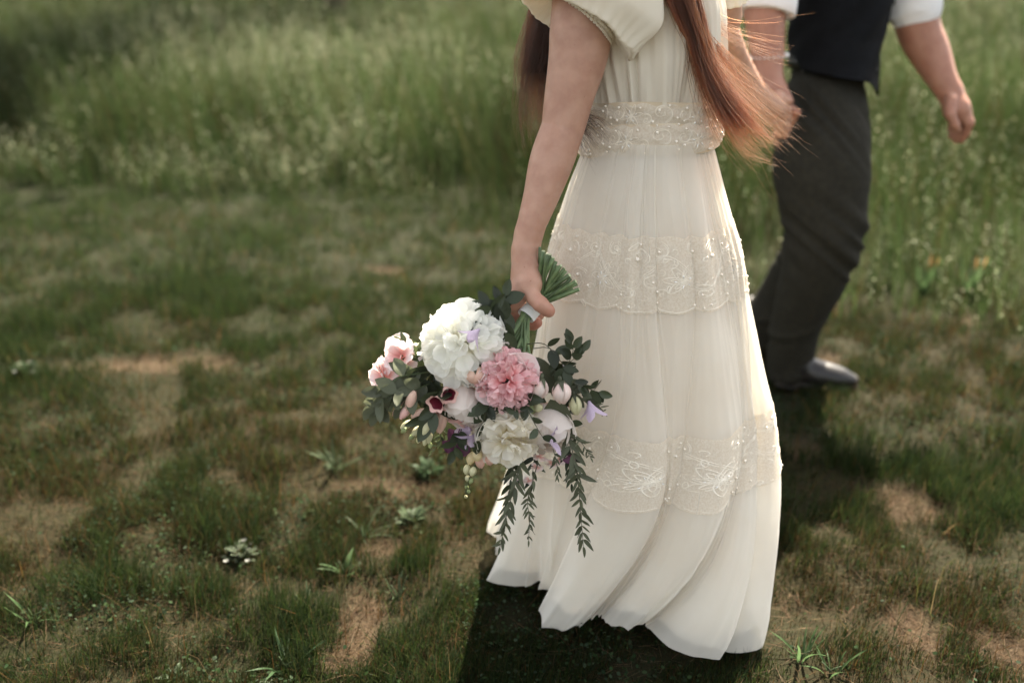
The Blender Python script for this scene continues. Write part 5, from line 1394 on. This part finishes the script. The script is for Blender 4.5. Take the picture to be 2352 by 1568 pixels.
# ================================================================== single weeds standing in the lawn
M_WEED1 = leafy('weed_pale', (.065, .085, .052), (.10, .12, .08), trans=.3, spec=.10, rough=.5, rand=.2)
M_WEED2 = leafy('weed_deep', (.022, .042, .018), (.032, .056, .025), trans=.25, spec=.10, rough=.45, rand=.25)
M_WEED3 = leafy('weed_fresh', (.05, .085, .034), (.065, .105, .044), trans=.5, spec=.10, rough=.45, rand=.2)
M_WEED4 = leafy('weed_grey', (.040, .058, .030), (.055, .075, .040), trans=.3, spec=.10, rough=.5, rand=.2)
M_ORANGE = leafy('orange_tip', (.24, .11, .045), (.22, .13, .05), trans=.4, rough=.5, rand=.1)
M_TINY = leafy('tiny_flower', (.24, .24, .215), (.22, .22, .2), trans=.3, rough=.6, rand=.05)
WL = {}
for nm, m_ in (('pale', M_WEED1), ('deep', M_WEED2), ('fresh', M_WEED3), ('grey', M_WEED4)):
    WL[nm + '_oval'] = [leaf_mesh('leaf', m_, .42, .25, -.15 + .1 * k, .85, 60 + k) for k in range(3)]
    WL[nm + '_strap'] = [leaf_mesh('leaf', m_, .075, .4, -.55 + .28 * k, .6, 70 + k) for k in range(3)]
    WL[nm + '_lance'] = [leaf_mesh('leaf', m_, .19, .3, -.35 + .15 * k, .7, 80 + k) for k in range(3)]
DAISY = petal_mesh('petal', M_TINY, .5, .3, .2, .03, .02, 300)
def weed(x, y, kind, n, size, upr, label, tall=.0, flowers=0):
    g = G(x, y); z = gh(g[0], g[1]); g = np.array([g[0], g[1], z - .004])
    r = root('weed', g, label, 'weed', 'weeds growing in the lawn')
    w = pxm(g)
    mb = MB()
    for k in range(max(2, n // 5)):
        a = k * 2.4; tp_ = g + np.array([math.cos(a) * .02, math.sin(a) * .02, size * w * (.35 + tall)])
        mb.tube(spline([g, g + [0, 0, size * w * .2], tp_], 6), np.linspace(.0022, .001, 6), 5)
    mb.build('stem', M_WEED4, r)
    for k in range(n):
        a = k * 2.39996 + random.uniform(-.8, .8); e = upr + random.uniform(-.45, .35) * (.5 if upr > 1 else 1)
        d = np.array([math.cos(a) * math.cos(e), math.sin(a) * math.cos(e), math.sin(e)])
        s = size * w * random.uniform(.4, 1.15)
        b = g + np.array([math.cos(a), math.sin(a), 0]) * .008 + np.array([0, 0, tall * size * w * k / n])
        place(random.choice(WL[kind]), 'leaf', r, b, frame(d, [-math.cos(a) * .6, -math.sin(a) * .6, 1]), s)
    for k in range(flowers):
        c = g + np.array([random.uniform(-.05, .05), random.uniform(-.05, .05), size * w * random.uniform(.5, 1.0)])
        for j in range(5):
            a = j * 1.257; place(DAISY, 'petal', r, c, frame([math.cos(a), math.sin(a), .4], [0, 0, 1]), .008)
    return r
weed(552, 1275, 'pale_oval', 34, 34, .55, 'pale silvery weed with tiny white flowers in the brown grass at mid left', .9, 7)
weed(655, 1530, 'deep_strap', 13, 105, .8, 'dark green strap-leaved weed at the bottom edge left of the bare patch', 0)
weed(645, 1560, 'grey_lance', 12, 60, .35, 'silvery low weed in front of the dark strap-leaved one', 0)
weed(1838, 1530, 'fresh_strap', 9, 95, 1.3, 'bright green grassy shoots in the shade right of the dress hem', 0)
weed(1905, 1560, 'fresh_strap', 7, 85, 1.15, 'few bright green blades at the bottom edge beside the shoots', 0)
weed(912, 1365, 'grey_strap', 12, 56, 1.2, 'narrow-leaved grey green weed between bouquet shadow and bare patch', .2)
weed(792, 1318, 'fresh_lance', 8, 52, 1.0, 'small upright fresh green weed above the bare patch', .3)
weed(708, 1400, 'grey_strap', 9, 58, 1.1, 'thin upright weed alone in the dry brown grass', .2)
weed(78, 1430, 'fresh_strap', 6, 84, 1.05, 'upright green blades at the lower left border of the picture', 0)
weed(985, 1085, 'deep_oval', 44, 34, .5, 'low dark green clover clump under the left end of the bouquet', .5)
weed(948, 1195, 'grey_oval', 44, 34, .55, 'grey green leafy clump below the dark clover', .5)
weed(772, 1075, 'grey_strap', 18, 70, .9, 'tuft of grey green blades left of the dark clover clump', .2)
weed(60, 870, 'deep_oval', 60, 30, .6, 'wide leafy weed with white flower heads at the left border', .6, 6)
weed(400, 1550, 'grey_oval', 20, 30, .5, 'small grey weed at the bottom edge left of the dark one', .5)
weed(835, 1225, 'grey_strap', 12, 52, 1.0, 'small blue green tuft between the grey clump and the pale weed', .2)
weed(1150, 1180, 'grey_oval', 22, 26, .5, 'low leafy weed close behind the left side of the skirt', .4)
# iris-like leaves with orange tips at the foot of the tall grass
IL = [leaf_mesh('leaf', M_WEED3, .10, .3, .25 * (k - 1), .6, 90 + k) for k in range(3)]
IO = [leaf_mesh('leaf', M_ORANGE, .16, .3, .06, .7, 95 + k) for k in range(2)]
def iris(x, y, n, lab):
    g = G(x, y); g[2] = gh(g[0], g[1]); w = pxm(g); r = root('iris_clump', g, lab, 'plant', 'orange-tipped plants at the meadow edge')
    for k in range(n):
        a = k * 2.4; d = nrm([math.cos(a) * .25, math.sin(a) * .25, 1]); L = w * random.uniform(60, 110)
        place(IL[k % 3], 'leaf', r, g + d * .0, frame(d, [0, -1, .2]), L)
        if k == 0 or k == 3: place(IO[k % 2], 'tip', r, g + d * L * .80 + [0, -.004, 0], frame(d, [0, -1, .2]), L * .34)
iris(2118, 684, 9, 'upright plant with one orange tip right of the trousers')
iris(2222, 690, 11, 'leafy plant with orange tips farthest right at the foot of the tall grass')
